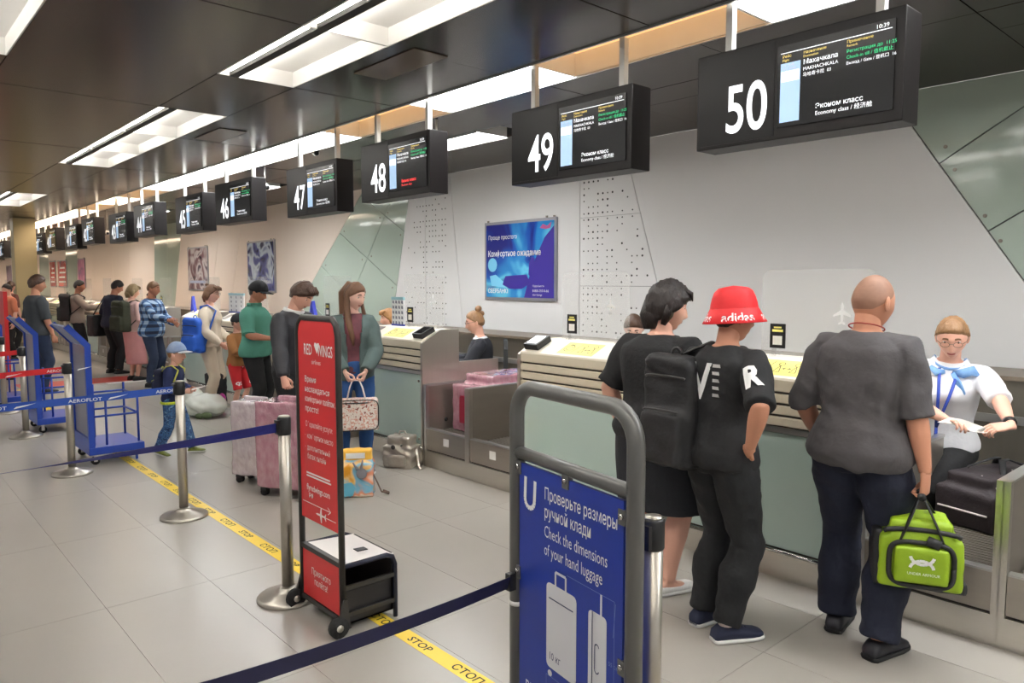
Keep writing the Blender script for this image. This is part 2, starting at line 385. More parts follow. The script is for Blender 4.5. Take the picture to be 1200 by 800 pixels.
# low steel housing of the collecting belt behind the staff, and a column further down
h = thing('belt_housing', 'long low steel housing along the white wall behind the check-in staff', 'housing')
MB().box(6.05, 6.6, -3, 45, 0, 1.03).build('body', STEEL_D, h)
MB().box(6.02, 6.63, -3, 45, 1.03, 1.06).build('cap', mat('brown_laminate', S(120, 108, 94), 0.4, 0.2), h)
MB().box(6.035, 6.05, -3, 45, 0.72, 0.78).build('rail', ALU, h)
c = thing('column', 'square beige column reaching the dark ceiling in front of far desks', 'column', (3.3, 23.1, 0))
MB().box(0, 0.5, 0, 0.5, 0, ZC, 0.01).build('shaft', mat('beige_column', S(186, 172, 132), 0.5, 0, 0.08, 1.2), c)
MB().box(-0.01, 0.51, -0.01, 0.51, 0, 0.12).build('plinth', STEEL_D, c)
# ---------------------------------------------------------------- check-in desks, conveyors, screens
XD = 3.95
CREAM = mat('cream_metal', S(222, 212, 190), 0.38, 0.15, 0.03, 2)
CREAMTOP = mat('cream_counter_top', S(240, 232, 214), 0.4, 0, 0.02)
SIDE = mat('warm_brushed_steel', S(188, 181, 171), 0.32, 0.85, 0.05, 2, 0.04, 200, stretch=(12, 1, 1))
YEL = mat('yellow_sticker', S(246, 234, 132), 0.5, 0, 0.06, 20)
FROST = mat('frosted_green_glass', S(180, 200, 192), 0.09, 0, 0.1, 1.1, spec=0.65)
DARK = mat('shadow_gap', S(60, 54, 46), 0.6)
ACRYL = mat('clear_acrylic', (0.96, 0.98, 0.97), 0.02, 0, 0.0, alpha=0.13, spec=0.6)
BELT = mat('conveyor_belt_rubber', S(92, 86, 78), 0.75, 0, 0.2, 40, 0.5, 70, stretch=(6, 1, 1))
PANELG = mat('worn_bay_steel', S(172, 165, 155), 0.32, 0.8, 0.12, 2.5, 0.05, 120, stretch=(1, 1, 6))

def strokes(mb, lines, o, u, v, w=0.004, off=0.002):
    o, u, v = Vector(o), Vector(u).normalized(), Vector(v).normalized(); n = u.cross(v).normalized()
    for ln in lines:
        for (a, b), (c, d) in zip(ln[:-1], ln[1:]):
            p, q = o + u * a + v * b + n * off, o + u * c + v * d + n * off
            t = (q - p)
            if t.length < 1e-6: continue
            s_ = n.cross(t).normalized() * w / 2
            mb.add([p - s_, q - s_, q + s_, p + s_], [(0, 1, 2, 3)])
    return mb
def arc(cx, cy, r, a0=0, a1=360, n=14, ry=None): return [(cx + r * math.cos(math.radians(a0 + (a1 - a0) * i / n)), cy + (ry or r) * math.sin(math.radians(a0 + (a1 - a0) * i / n))) for i in range(n + 1)]

DW = 1.13
def make_desk(bay_low, label):
    """desk with its front on local x = 0 and its long side on local y; bay_low: the conveyor lies on the low-y side"""
    t = thing('check_in_desk', label, 'check-in desk', (0, 0, 0), 0, 'check-in desks in the row')
    MB().box(0, 0.42, 0, DW, 0, 0.15).build('plinth', STEEL, t)
    MB().tube([(-0.012, 0.01, 0.163), (-0.012, DW - 0.01, 0.163)], 0.013, 8).build('foot_rail', CHROME, t)
    g = MB().box(0.004, 0.016, 0.035, DW - 0.035, 0.18, 0.85).build('glass_panel', FROST, t)
    for y in (0.08, DW - 0.08):
        for z in (0.24, 0.79): MB().tube([(0.006, y, z), (-0.004, y, z)], 0.012, 8).build('bolt', STEEL_D, g)
    MB().box(0.018, 0.05, 0.02, DW - 0.02, 0.15, 1.12).build('backing', DARK, t)
    MB().box(-0.012, 0.02, 0.02, DW - 0.02, 0.856, 0.886).build('upper_rail', ALU, t)
    zz = 0.893
    for i in range(4):
        hgt = 0.052 if i < 3 else 0.075
        MB().prism([(0.006, zz), (-0.002, zz + 0.006), (-0.002, zz + hgt - 0.006), (0.006, zz + hgt), (0.03, zz + hgt), (0.03, zz)], (0, DW - 0.03, 0), (1, 0, 0), (0, 0, 1), DW - 0.06).build('louvre', CREAM, t)
        zz += hgt + 0.014
    top = MB().prism([(-0.004, 1.158), (0.0, 1.172), (0.2, 1.262), (0.41, 1.262), (0.41, 1.235), (0.2, 1.235), (0.02, 1.15)], (0, DW - 0.028, 0), (1, 0, 0), (0, 0, 1), DW - 0.056).build('counter_top', CREAMTOP, t)
    su = Vector((0.2, 0, 0.09)).normalized(); so = Vector((0.0, DW / 2 + 0.17, 1.172))
    sticker = MB().prism([(0, 0.025), (0.36, 0.025), (0.36, 0.2), (0, 0.2)], so, (0, -1, 0), su, 0.0012).build('sticker', YEL, top)
    ls = [arc(0.07, 0.11, 0.045), arc(0.07, 0.11, 0.026, 20, 300), [(0.05, 0.15), (0.06, 0.17), (0.07, 0.15), (0.08, 0.17), (0.09, 0.15)], [(0.13, 0.05), (0.16, 0.18)],
          arc(0.21, 0.15, 0.018), [(0.21, 0.13), (0.19, 0.06), (0.23, 0.06), (0.21, 0.13)], arc(0.31, 0.15, 0.018), [(0.31, 0.13), (0.29, 0.06), (0.33, 0.06), (0.31, 0.13)], [(0.235, 0.1), (0.285, 0.1)],
          [(0.25, 0.11), (0.235, 0.1), (0.25, 0.09)], [(0.27, 0.11), (0.285, 0.1), (0.27, 0.09)]]
    strokes(MB(), ls, so, (0, -1, 0), su, 0.005, 0.0025).build('pictogram', mat('grey_print', S(96, 92, 60), 0.6), sticker)
    yb = DW - 0.14 if bay_low else 0.14          # framed leaflet away from the conveyor
    fr = MB().prism([(-0.07, 0.03), (0.07, 0.03), (0.07, 0.2), (-0.07, 0.2)], (0, yb, 1.173), (0, -1, 0), su, 0.004).build('leaflet', mat('leaflet_print', S(120, 96, 78), 0.4, 0, 0.5, 30, col2=S(60, 54, 52)), top)
    for s_, (y0, y1) in enumerate(((0, 0.03), (DW - 0.03, DW))):
        MB().prism([(-0.012, 0.15), (-0.012, 1.15), (0.2, 1.268), (0.42, 1.268), (0.42, 0.0), (0.02, 0.0)], (0, y1, 0), (1, 0, 0), (0, 0, 1), y1 - y0).build('side_panel', SIDE, t)
    ys_ = (0, 0.03) if bay_low else (DW - 0.03, DW)
    MB().box(0.42, 0.92, ys_[0], ys_[1], 0, 0.95).build('rear_side_panel', SIDE, t)
    MB().box(0.42, 0.95, 0.03, DW - 0.03, 0.72, 0.75).build('worktop', CREAM, t)
    MB().box(0.40, 0.42, 0.03, DW - 0.03, 0.0, 1.235).build('rear_panel', SIDE, t)
    return t
def make_lane(flip, label):
    """one conveyor lane, local y 0..0.655; flip: the desk is on the low-y side, the shared post on the high-y side"""
    W = 0.655
    t = thing('baggage_conveyor', label, 'conveyor', (0, 0, 0), 0, 'baggage conveyors between the desks')
    f = (lambda a, b: (W - b, W - a)) if flip else (lambda a, b: (a, b))
    # unflipped: post at y = 0 side, desk guard at y = W
    y0, y1 = f(0, W); MB().box(0.0, 1.4, y0, y1, 0, 0.15).build('plinth', STEEL, t)
    MB().box(0.02, 1.4, y0, y1, 0.15, 0.165).build('shadow_gap', DARK, t)
    y0, y1 = f(0.035, W - 0.035); tr = MB().box(0.0, 0.05, y0, y1, 0.165, 0.36).build('tray_front', PANELG, t)
    ym = (y0 + y1) / 2; MB().box(-0.002, 0.0, ym - 0.05, ym + 0.03, 0.235, 0.305).build('label', WHITE, tr)
    MB().box(-0.004, 0.052, y0, y1, 0.355, 0.365).build('lip', ALU, tr)
    MB().box(0.05, 1.4, y0, y1, 0.165, 0.29).build('bed', DARK, t)
    b = MB().box(0.05, 1.38, y0 + 0.01, y1 - 0.01, 0.29, 0.325)
    for i in range(33): b.box(0.07 + i * 0.04, 0.085 + i * 0.04, y0 + 0.012, y1 - 0.012, 0.325, 0.329)
    b.build('belt', BELT, t)
    y0, y1 = f(W - 0.035, W); g = MB().box(0.02, 1.12, y0, y1, 0.15, 0.75).build('guard', PANELG, t)
    MB().box(0.0, 1.13, y0 - 0.003, y1 + 0.003, 0.75, 0.768).build('cap', ALU, g)
    ya = f(W - 0.045, W - 0.034)
    MB().tube([(0.22, ya[0] if not flip else ya[1], 0.42), (0.22, (ya[0] - 0.004) if not flip else ya[1] + 0.004, 0.42)], 0.02, 10).build('sensor', BLACK, g)
    MB().box(-0.005, 0.035, y0, y1, 0.15, 0.768).build('guard_post', ALU, g)
    y0, y1 = f(0, 0.033); d = MB().box(0.03, 1.06, y0, y1, 0.15, 0.79).build('divider', PANELG, t)
    MB().box(-0.01, 0.035, y0, y1, 0.15, 0.80).build('post', STEEL, d)
    MB().box(0.0, 1.06, y0, y1, 0.79, 0.80).build('cap', ALU, d)
    return t
random.seed(11)
deskA = make_desk(True, ''); deskB = make_desk(False, ''); laneA = make_lane(False, ''); laneB = make_lane(True, '')
for k in range(0, 10):
    nA, nB = 50 - 2 * k, 49 - 2 * k
    for src, n, y in ((deskA, nA, 1.64 + 4 * k), (deskB, nB, 3.198 + 4 * k)):
        lab = 'cream and green glass check-in desk under the hanging sign %s' % words(n)
        if k == 0: src.location = (XD, y, 0); src['label'] = lab
        else: copy_tree(src, None, (XD, y, 0), lab)
    # bay on the low-y side of desk A: lane next to A (high y), lane next to the previous desk B (low y)
    for src, y, n in ((laneA, 0.978 + 4 * k, nA), (laneB, 0.323 + 4 * k + 0.007, nA + 1)):
        lab = 'steel baggage conveyor beside the desk under sign %s' % words(n) if n <= 50 else 'steel baggage conveyor past the post from the white shirted agent'
        if k == 0: src.location = (XD, y, 0); src['label'] = lab
        else: copy_tree(src, None, (XD, y, 0), lab)

# rounded clear screens standing on the desks, with a small black notice
def rrect(w, h, r, n=6):
    out = []
    for cx_, cy_, a in ((w / 2 - r, h - r, 0), (-w / 2 + r, h - r, 90), (-w / 2, 0, None), (w / 2, 0, None)):
        if a is None: out.append((cx_, cy_))
        else: out += [(cx_ + r * math.cos(math.radians(a + 90 * i / n)), cy_ + r * math.sin(math.radians(a + 90 * i / n))) for i in range(n + 1)]
    return out
for k in range(0, 8):
    for n, y in ((50 - 2 * k, 2.06 + 4 * k), (49 - 2 * k, 3.80 + 4 * k)):
        t = thing('protective_screen', 'clear rounded acrylic screen on the desk under sign %s' % words(n), 'screen', (XD + 0.31, y, 1.263), 0, 'acrylic screens on the desks')
        MB().prism(rrect(0.68, 0.53, 0.05), (0, 0, 0), (0, -1, 0), (0, 0, 1), 0.006).build('pane', ACRYL, t)
        for s_ in (-0.25, 0.25): MB().box(-0.05, 0.05, s_ - 0.012, s_ + 0.012, -0.001, 0.012).box(-0.02, -0.008, s_ - 0.012, s_ + 0.012, 0, 0.05).build('foot', ACRYL, t)
        if k < 4:
            nt_ = MB().box(-0.012, -0.0065, 0.18, 0.28, 0.05, 0.20).build('notice', BLACK, t)
            MB().box(-0.0135, -0.012, 0.20, 0.26, 0.07, 0.125).build('notice_field', WHITE, nt_)
            MB().box(-0.0135, -0.012, 0.195, 0.265, 0.15, 0.165).box(-0.0135, -0.012, 0.205, 0.255, 0.172, 0.182).build('notice_text', YEL, nt_)
        if k < 3:
            # small white aeroplane decal
            pl = [(0, 0.08), (0.008, 0.06), (0.008, 0.035), (0.05, 0.005), (0.05, -0.005), (0.008, 0.008), (0.006, -0.03), (0.02, -0.042), (0.02, -0.05), (0, -0.045)]
            pl = pl + [(-a, b) for a, b in reversed(pl[1:-1])]
            MB().prism([(a, b) for a, b in pl], (-0.0075, -0.16, 0.26), (0, -1, 0), (0, 0, 1), 0.0008).build('decal', mat('white_decal', S(240, 240, 240), 0.6), t)
        # black terminal on the slope, conveyor end of the desk
        yk = (1.64 + 4 * k + 0.12) if n % 2 == 0 else (3.205 + 4 * k + DW - 0.13)
        if n in (49, 48, 47, 46):
            d = thing('document_reader', 'black box shaped document reader on the desk under sign %s' % words(n), 'reader', (XD + 0.1, yk, 1.222), 0, 'document readers on the desks')
            u_ = Vector((0.2, 0, 0.09)).normalized(); n_ = Vector((-0.09, 0, 0.2)).normalized()
            MB().obox(n_ * 0.022, u_ * 0.08, Vector((0, 0.075, 0)), n_ * 0.024).build('case', BLACK, d)
            MB().obox(n_ * 0.047, u_ * 0.06, Vector((0, 0.055, 0)), n_ * 0.002).build('window', mat('dark_glass', S(14, 16, 18), 0.08), d)

# ---------------------------------------------------------------- hanging number signs
SIGNM = mat('sign_casing', S(24, 21, 21), 0.4, 0.0, 0.08, spec=0.2)
SCRN = mat('screen_black', S(10, 11, 14), 0.25, 0, 0.05, spec=0.2)
E_W = mat('lit_white', (0.9, 0.92, 0.95), 0.4, 0, 0, emit=1.0)
E_G = mat('lit_green', (0.02, 0.55, 0.2), 0.4, 0, 0, emit=0.9)
E_Y = mat('lit_amber', (0.8, 0.6, 0.15), 0.4, 0, 0, emit=0.7)
E_R = mat('lit_red', (0.9, 0.05, 0.05), 0.4, 0, 0, emit=0.9)
E_B = mat('lit_pale_blue', (0.32, 0.47, 0.66), 0.4, 0, 0.03, emit=0.75)
ROD = mat('white_rod', S(206, 204, 198), 0.35, 0.2, 0.02)
SW, SH, SD = 1.2, 0.56, 0.20
U, V = (0, -1, 0), (0, 0, 1)
def screen_meshes(style):
    o = (-0.0105, 0, 0)      # local: face on x = 0, u from the left end (local y = 0 at left, negative to the right)
    wht = [('10:39', 1.06, 0.47, 0.03), ('Махачкала', 0.68, 0.378, 0.036, 1, 0.006), ('MAKHACHKALA', 0.68, 0.345, 0.026), ('马哈奇卡拉  03', 0.68, 0.314, 0.024), ('Выход / Gate / 登机口  16', 0.915, 0.325, 0.022),
           ('Эконом класс', 0.755, 0.13, 0.037, 1, 0.006), ('Economy class / 经济舱', 0.755, 0.095, 0.031)]
    if style == 'red': wht = wht[:5]
    a = MB().text(wht, o, U, V).prism([(0.55, 0.458), (1.14, 0.458), (1.14, 0.462), (0.55, 0.462)], o, U, V, 0.001)
    a.prism([(0.555, 0.305), (0.66, 0.305), (0.66, 0.36), (0.555, 0.36)], (-0.0122, 0, 0), U, V, 0.0005)
    y = MB().text([('Рейс', 0.56, 0.434, 0.022), ('Flight', 0.56, 0.415, 0.018), ('Назначение', 0.68, 0.434, 0.022), ('Destination', 0.68, 0.415, 0.018), ('Примечание', 0.915, 0.434, 0.022), ('Remark', 0.915, 0.415, 0.018)], o, U, V)
    g = MB().text([('Регистрация до  11:25', 0.915, 0.385, 0.024), ('Check-in till / 值机截止', 0.915, 0.355, 0.024)], o, U, V)
    b = MB().prism([(0.55, 0.085), (0.665, 0.085), (0.665, 0.405), (0.55, 0.405)], o, U, V, 0.001)
    bt = MB().text([('U6 2648', 0.56, 0.385, 0.02), ('WZ 5048', 0.56, 0.365, 0.02)], (-0.0118, 0, 0), U, V)
    out = [('white_text', a.mesh('white_text', E_W)), ('amber_text', y.mesh('amber_text', E_Y)), ('green_text', g.mesh('green_text', E_G)), ('flight_column', b.mesh('flight_column', E_B)), ('flight_code', bt.mesh('flight_code', PRINT_W))]
    if style == 'red': out.append(('red_text', MB().text([('Бизнес класс', 0.755, 0.13, 0.037, 1, 0.02), ('Business class', 0.755, 0.095, 0.031)], o, U, V).mesh('red_text', E_R)))
    return out
meshes = {s_: screen_meshes(s_) for s_ in ('std', 'red')}
case_me = MB().box(0, SD, -SW, 0, 0, SH, 0.006).mesh('casing', SIGNM)
bez_me = MB().box(-0.008, 0, -1.155, -0.53, 0.06, 0.505).mesh('screen', SCRN)
plate_me = MB().box(-0.003, 0, -0.51, -0.02, 0.02, SH - 0.02).mesh('number_plate', mat('number_plate', S(16, 15, 15), 0.35, spec=0.2))
for n in range(50, 33, -1):
    k, odd = divmod(50 - n, 2)
    yl = (4.41 if odd else 2.70) + 4 * k
    zb = 2.52 + (0.0 if not odd else -0.045)
    t = thing('number_sign', 'black hanging sign with the white number %s beside a flight screen' % words(n), 'sign', (XD, yl, zb), random.uniform(-0.03, 0.03) if n < 49 else 0, 'hanging number signs over the desks')
    put(case_me, 'casing', t); sc_ = put(bez_me, 'screen', t)
    if n >= 40:
        for nm, me in meshes['red' if n == 48 else 'std']: put(me, nm, sc_)
    else: put(meshes['std'][3][1], 'flight_column', sc_); put(meshes['std'][0][1], 'white_text', sc_)
    np_ = put(plate_me, 'number_plate', t)
    MB().text([(str(n), 0.335, 0.08, 0.385, 0.72, 0.012)], (-0.004, 0, 0), U, V, 0.001, 'C').build('number', E_W, np_)
    for s_ in (0.16, 1.04):
        MB().box(0.08, 0.125, -s_ - 0.022, -s_ + 0.022, SH - 0.01, ZC - zb).build('hanging_rod', ROD, t)
def cctv(px_, py_, X, label):
    p = at_x(px_, py_, X)
    t = thing('security_camera', label, 'camera', (p[0], p[1], 0), 0, 'white security cameras under the ceiling')
    MB().tube([(0, 0, ZC), (0, 0, p[2] + 0.03)], 0.012, 8).build('stem', ROD, t)
    MB().tube([(0.02, 0.1, p[2] + 0.03), (-0.01, -0.05, p[2] - 0.01), (-0.02, -0.1, p[2] - 0.03)], [0.03, 0.045, 0.042], 10).build('housing', WHITE, t)
    MB().tube([(-0.02, -0.1, p[2] - 0.03), (-0.025, -0.115, p[2] - 0.036)], 0.03, 10).build('lens', BLACK, t)
for (a, b, X, lab) in ((512, 183, 4.6, 'white security camera beside the sign numbered 48'), (311, 218, 4.6, 'white security camera beside the sign numbered 46'), (368, 178, 4.6, 'white security camera behind the sign numbered 47'), (256, 205, 4.6, 'white security camera beside the sign numbered 45'), (126, 272, 4.6, 'white security camera between signs 42 and 43'), (76, 280, 4.6, 'white security camera between signs 40 and 41')):
    cctv(a, b, X, lab)

# ---------------------------------------------------------------- posters on the wall
FRAME = mat('poster_frame', S(150, 150, 156), 0.35, 0.6, 0.03)
def poster_mat(name, cols, scale=2.2, seed=0.0, emit=0.0):
    m = mat(name, cols[0], 0.15, 0, 0.02); nt = m.node_tree; N, L = nt.nodes, nt.links; b = N['Principled BSDF']
    tc = N.new('ShaderNodeTexCoord'); mp = N.new('ShaderNodeMapping'); mp.inputs['Location'].default_value = (seed, seed * 1.7, 0); nz = N.new('ShaderNodeTexNoise'); nz.inputs['Scale'].default_value = scale; nz.inputs['Detail'].default_value = 1.5
    nz.inputs['Distortion'].default_value = 1.2; cr = N.new('ShaderNodeValToRGB'); cr.color_ramp.interpolation = 'EASE'
    L.new(tc.outputs['Object'], mp.inputs[0]); L.new(mp.outputs[0], nz.inputs['Vector']); L.new(nz.outputs[0], cr.inputs[0]); L.new(cr.outputs[0], b.inputs['Base Color'])
    el = cr.color_ramp.elements
    while len(el) < len(cols): el.new(0.5)
    for i, c_ in enumerate(cols): el[i].position = 0.32 + 0.36 * i / (len(cols) - 1); el[i].color = (*c_, 1)
    return m
def poster(y0, y1, z0, z1, m, label, group='framed posters on the wall'):
    t = thing('wall_poster', label, 'poster', (XW, y1, z0), 0, group)
    W, H_ = y1 - y0, z1 - z0
    MB().box(-0.03, 0, -W, 0, 0, H_, 0.004).build('frame', FRAME, t)
    p = MB().box(-0.033, -0.029, -W + 0.04, -0.04, 0.04, H_ - 0.04).build('sheet', m, t)
    for a, b in ((0.06, H_ + 0.015), (W - 0.2, H_ + 0.015), (W - 0.06, H_ + 0.012)): MB().box(-0.02, 0, -a - 0.012, -a + 0.012, b - 0.02, b + 0.012).build('clip', STEEL_D, t)
    return t, p, W, H_
t, p, W, H_ = poster(6.90, 8.37, 1.46, 2.57, poster_mat('poster_blue', (S(36, 40, 128), S(30, 84, 176), S(44, 132, 200), S(96, 190, 224), S(60, 40, 140)), 1.3, 3.1), 'framed blue poster with white lettering on the white wall')
o = (-0.034, 0, 0)
MB().text([('Проще простого', 0.09, 0.86, 0.085, 0.9), ('Комфортное ожидание', 0.08, 0.62, 0.115, 0.85, 0.015), ('СБЕРБАНК1', 0.08, 0.10, 0.085, 0.9, 0.02), ('8-800-707-0-66', 1.02, 0.12, 0.05), ('sber-lounge', 1.02, 0.07, 0.04), ('Подробности', 1.02, 0.19, 0.035)], o, U, V).build('lettering', PRINT_W, p)
# printed chair, lamp and figure on the blue poster
MB().prism([(0.12, 0.34), (0.16, 0.2), (0.5, 0.17), (0.62, 0.22), (0.66, 0.32), (0.5, 0.33), (0.42, 0.26), (0.25, 0.36)], o, U, V, 0.0006).prism(arc(0.18, 0.5, 0.1, 0, 330), o, U, V, 0.0006).build('printed_chair', mat('poster_cyan', S(120, 200, 232), 0.3), p)
MB().prism([(0.4, 0.22), (0.46, 0.34), (0.9, 0.36), (0.98, 0.24), (0.8, 0.16), (0.55, 0.16)], (-0.0346, 0, 0), U, V, 0.0006).prism([(0.95, 0.5), (1.0, 0.6), (1.06, 0.58), (1.04, 0.42), (0.98, 0.32), (0.94, 0.36)], o, U, V, 0.0006).prism([(0.85, 0.04), (1.43, 0.04), (1.43, 1.0), (1.25, 0.85), (1.0, 0.45)], (-0.0336, 0, 0), U, V, 0.0004).build('printed_sofa', mat('poster_violet', S(58, 42, 150), 0.3), p)
MB().prism([(1.16, 0.98), (1.22, 1.03), (1.3, 1.0), (1.38, 1.05), (1.36, 0.97), (1.27, 0.96)], o, U, V, 0.0008).build('printed_bird', mat('poster_pink', S(206, 160, 200), 0.3), p)
for (y0, y1, nm, cols, lab) in ((15.52, 17.0, 'poster_glossy_dark', (S(46, 48, 84), S(84, 90, 150), S(190, 206, 224), S(60, 60, 96)), 'glossy dark blue framed poster between two wall seams'),
                           (19.55, 21.05, 'poster_maroon', (S(70, 56, 66), S(130, 100, 104), S(206, 196, 196), S(84, 70, 84)), 'glossy maroon framed poster left of the dark blue one'),
                           (32.8, 34.0, 'poster_pink', (S(120, 80, 120), S(176, 80, 140), S(200, 130, 160)), 'pink framed poster far along the wall'),
                           (36.1, 37.8, 'poster_red', (S(206, 60, 60), S(220, 130, 120), S(160, 70, 100)), 'red and white framed poster beside far green glass'),
                           (38.3, 39.5, 'poster_redb', (S(220, 70, 50), S(200, 60, 60), S(230, 150, 130)), 'bright red framed poster by the far pale glass'),
                           (50.2, 51.9, 'poster_mauve', (S(110, 84, 130), S(150, 100, 140)), 'mauve framed poster beyond the beige column')):
    t, p, W, H_ = poster(y0, y1, 1.48, 2.64, poster_mat(nm, cols, 2.0, y0), lab)
    mb = MB()
    for i in range(4 if 'red' in nm else 1): mb.box(-0.0345, -0.033, -W + 0.2 + 0.1 * (i % 2), -0.15 - 0.1 * i, 0.2 + 0.2 * i, 0.27 + 0.2 * i)
    mb.build('lettering', PRINT_W if 'red' in nm else mat('soft_print', S(150, 160, 190), 0.4), p)
# ---------------------------------------------------------------- floor tapes
TAPEY = mat('yellow_floor_tape', S(240, 206, 60), 0.4, 0, 0.06, 8)
t = thing('floor_tape', 'yellow floor tape printed with stop in two languages along the waiting line', 'floor tape')
MB().box(1.90, 1.985, 0.2, 14.0, 0.0, 0.0015).build('strip', TAPEY, t)
i = 0; y = 13.6
while y > 0.6:
    MB().text([('STOP' if i % 2 else 'СТОП', 0, 0, 0.062, 1.15, 0.012)], (1.92, y, 0.0016), (0, -1, 0), (1, 0, 0), 0.0006).build('lettering', PRINT_K, t); y -= 0.345; i += 1
t = thing('floor_tape', 'red floor tape with a white edge beside the woman in pink', 'floor tape')
MB().box(2.0, 3.75, 14.0, 14.75, 0, 0.0015).build('strip', mat('red_floor_tape', S(216, 64, 54), 0.4), t)
MB().box(3.2, 3.9, 13.75, 13.98, 0, 0.0015).build('edge', WHITE, t)

# ---------------------------------------------------------------- queue stanchions with their belts
NAVYB = mat('navy_belt', S(36, 44, 128), 0.6, 0, 0.05, 60); BLUEB = mat('blue_belt', S(30, 74, 166), 0.6, 0, 0.05, 60)
DARKB = mat('dark_navy_belt', S(26, 26, 66), 0.6, 0, 0.05, 60); REDB = mat('red_belt', S(214, 34, 40), 0.6, 0, 0.05, 60)
SIL = mat('stanchion_steel', S(186, 180, 170), 0.33, 0.9, 0.03)
base_me = MB().lathe([(0.165, 0.0), (0.165, 0.012), (0.155, 0.022), (0.07, 0.042), (0.045, 0.06), (0.034, 0.075), (0.034, 0.07)], n=32).mesh('base', SIL)
post_me = MB().lathe([(0.032, 0.06), (0.032, 0.93)], n=18).mesh('post', SIL)
head_me = MB().lathe([(0.034, 0.905), (0.036, 0.91), (0.036, 0.995), (0.032, 1.0)], n=18).box(-0.046, -0.02, -0.02, 0.02, 0.91, 0.985).mesh('head', BLACK)
cap_me = MB().lathe([(0.03, 1.0), (0.028, 1.006)], n=18).mesh('cap', SIL)
def stanchion(x, y, label, belt=None, bm=None, letter=None, twist=0.0, sag=0.03, drop=0.0):
    t = thing('queue_stanchion', label, 'stanchion', (x, y, 0), 0, 'queue stanchions')
    put(base_me, 'base', t); put(post_me, 'post', t); h = put(head_me, 'head', t); put(cap_me, 'cap', h)
    if belt:
        a = Vector((-0.04 if belt[0] < x else 0.04, 0, 0.945)); b = Vector((belt[0] - x, belt[1] - y, 0.945 - drop)); n = 24; mb = MB(); d = (b - a).normalized(); nv = d.cross(Vector((0, 0, 1))).normalized()
        vs = []
        for i in range(n + 1):
            s_ = i / n; p = a.lerp(b, s_) - Vector((0, 0, sag * 4 * s_ * (1 - s_)))
            ang = twist * min(1, s_ / 0.34); up = Vector((0, 0, math.cos(ang))) + nv * math.sin(ang); th = nv * 0.001
            vs += [p + up * 0.025 - th, p - up * 0.025 - th, p + up * 0.025 + th, p - up * 0.025 + th]
        fs = []
        for i in range(n):
            q, r = 4 * i, 4 * i + 4
            fs += [(q, q + 1, r + 1, r), (q + 2, r + 2, r + 3, q + 3), (q, r, r + 2, q + 2), (q + 1, q + 3, r + 3, r + 1)]
        mb.add(vs, fs + [(0, 2, 3, 1), (4 * n, 4 * n + 1, 4 * n + 3, 4 * n + 2)]); bo = mb.build('belt', bm, t)
        if letter:
            for k, dist in enumerate(letter):
                s_ = dist / (b - a).length; p = a.lerp(b, s_) - Vector((0, 0, sag * 4 * s_ * (1 - s_)))
                # lettering reads left to right from the aisle side; slightly proud of the belt
                u_ = -d if belt[0] < x else d
                o_ = p + Vector((0, 0, -0.012)) - nv * (0.0035 if u_.cross(Vector((0, 0, 1))).dot(nv) < 0 else -0.0035)
                l = MB().text([('AEROFLOT', 0, 0, 0.032, 1.25, 0.01)], o_, u_, (0, 0, 1), 0.0)
                l.prism([(0.235, 0.0), (0.30, 0.012), (0.36, 0.028), (0.30, 0.02), (0.25, 0.014)], o_, u_, (0, 0, 1), 0.0004); l.build('lettering', PRINT_W, bo)
    if drop: MB().obox(b + Vector((0.012, 0.003, 0)), (0.02, 0, 0), (0, 0.012, 0), (0, 0, 0.03)).build('hook', BLACK, t)
    return t
stanchion(1.706, 3.733, 'steel stanchion touching the red stand, with a dark blue belt', (-1.6, 3.66), NAVYB, None, -1.33)
stanchion(1.757, 5.57, 'steel stanchion in front of the child in camouflage trousers', (-1.5, 5.78), BLUEB, (0.12, 0.66, 1.2, 1.74))
stanchion(1.42, 7.5, 'steel stanchion beside the nearest blue trolley, with a red belt', (-1.5, 7.42), REDB, (0.12, 0.66))
stanchion(1.40, 9.66, 'steel stanchion before a blue trolley, with a red belt', (-1.2, 9.3), REDB)
stanchion(1.46, 11.6, 'steel stanchion beside the farthest blue trolley', (-1.0, 11.4), REDB)
stanchion(1.80, 1.36, 'steel stanchion right behind the blue baggage size stand')
s_ = stanchion(-0.05, 1.47, 'stanchion holding the dark belt that is hooked to the blue stand', (1.66, 1.862), DARKB, None, 0.3, drop=0.265)

# ---------------------------------------------------------------- red airline stand with a box behind it
RED = mat('red_board', S(206, 44, 46), 0.4, 0, 0.03); CHAR = mat('charcoal_frame', S(62, 60, 58), 0.4, 0.4, 0.05)
t = thing('information_stand', 'tall narrow red board stand with white lettering and a box behind', 'stand', (1.72, 3.575, 0))
W = 0.42
MB().tube([(0, 0, 0.05), (0, 0, 1.46), (0, -0.015, 1.51), (0, -0.05, 1.54), (0, -W + 0.05, 1.54), (0, -W + 0.015, 1.51), (0, -W, 1.46), (0, -W, 0.05)], 0.016, 10, up=(1, 0, 0)).build('frame', CHAR, t)
for z_ in (0.345, 0.07): MB().bar((0, 0, z_), (0, -W, z_), 0.025).build('cross_bar', CHAR, t)
up_ = MB().prism([(0.012, 0.50), (W - 0.012, 0.50), (W - 0.012, 1.47), (W - 0.04, 1.525), (0.04, 1.525), (0.012, 1.47)], (0.006, 0, 0), U, V, 0.012).build('board', RED, t)
o = (-0.0065, 0, 0)
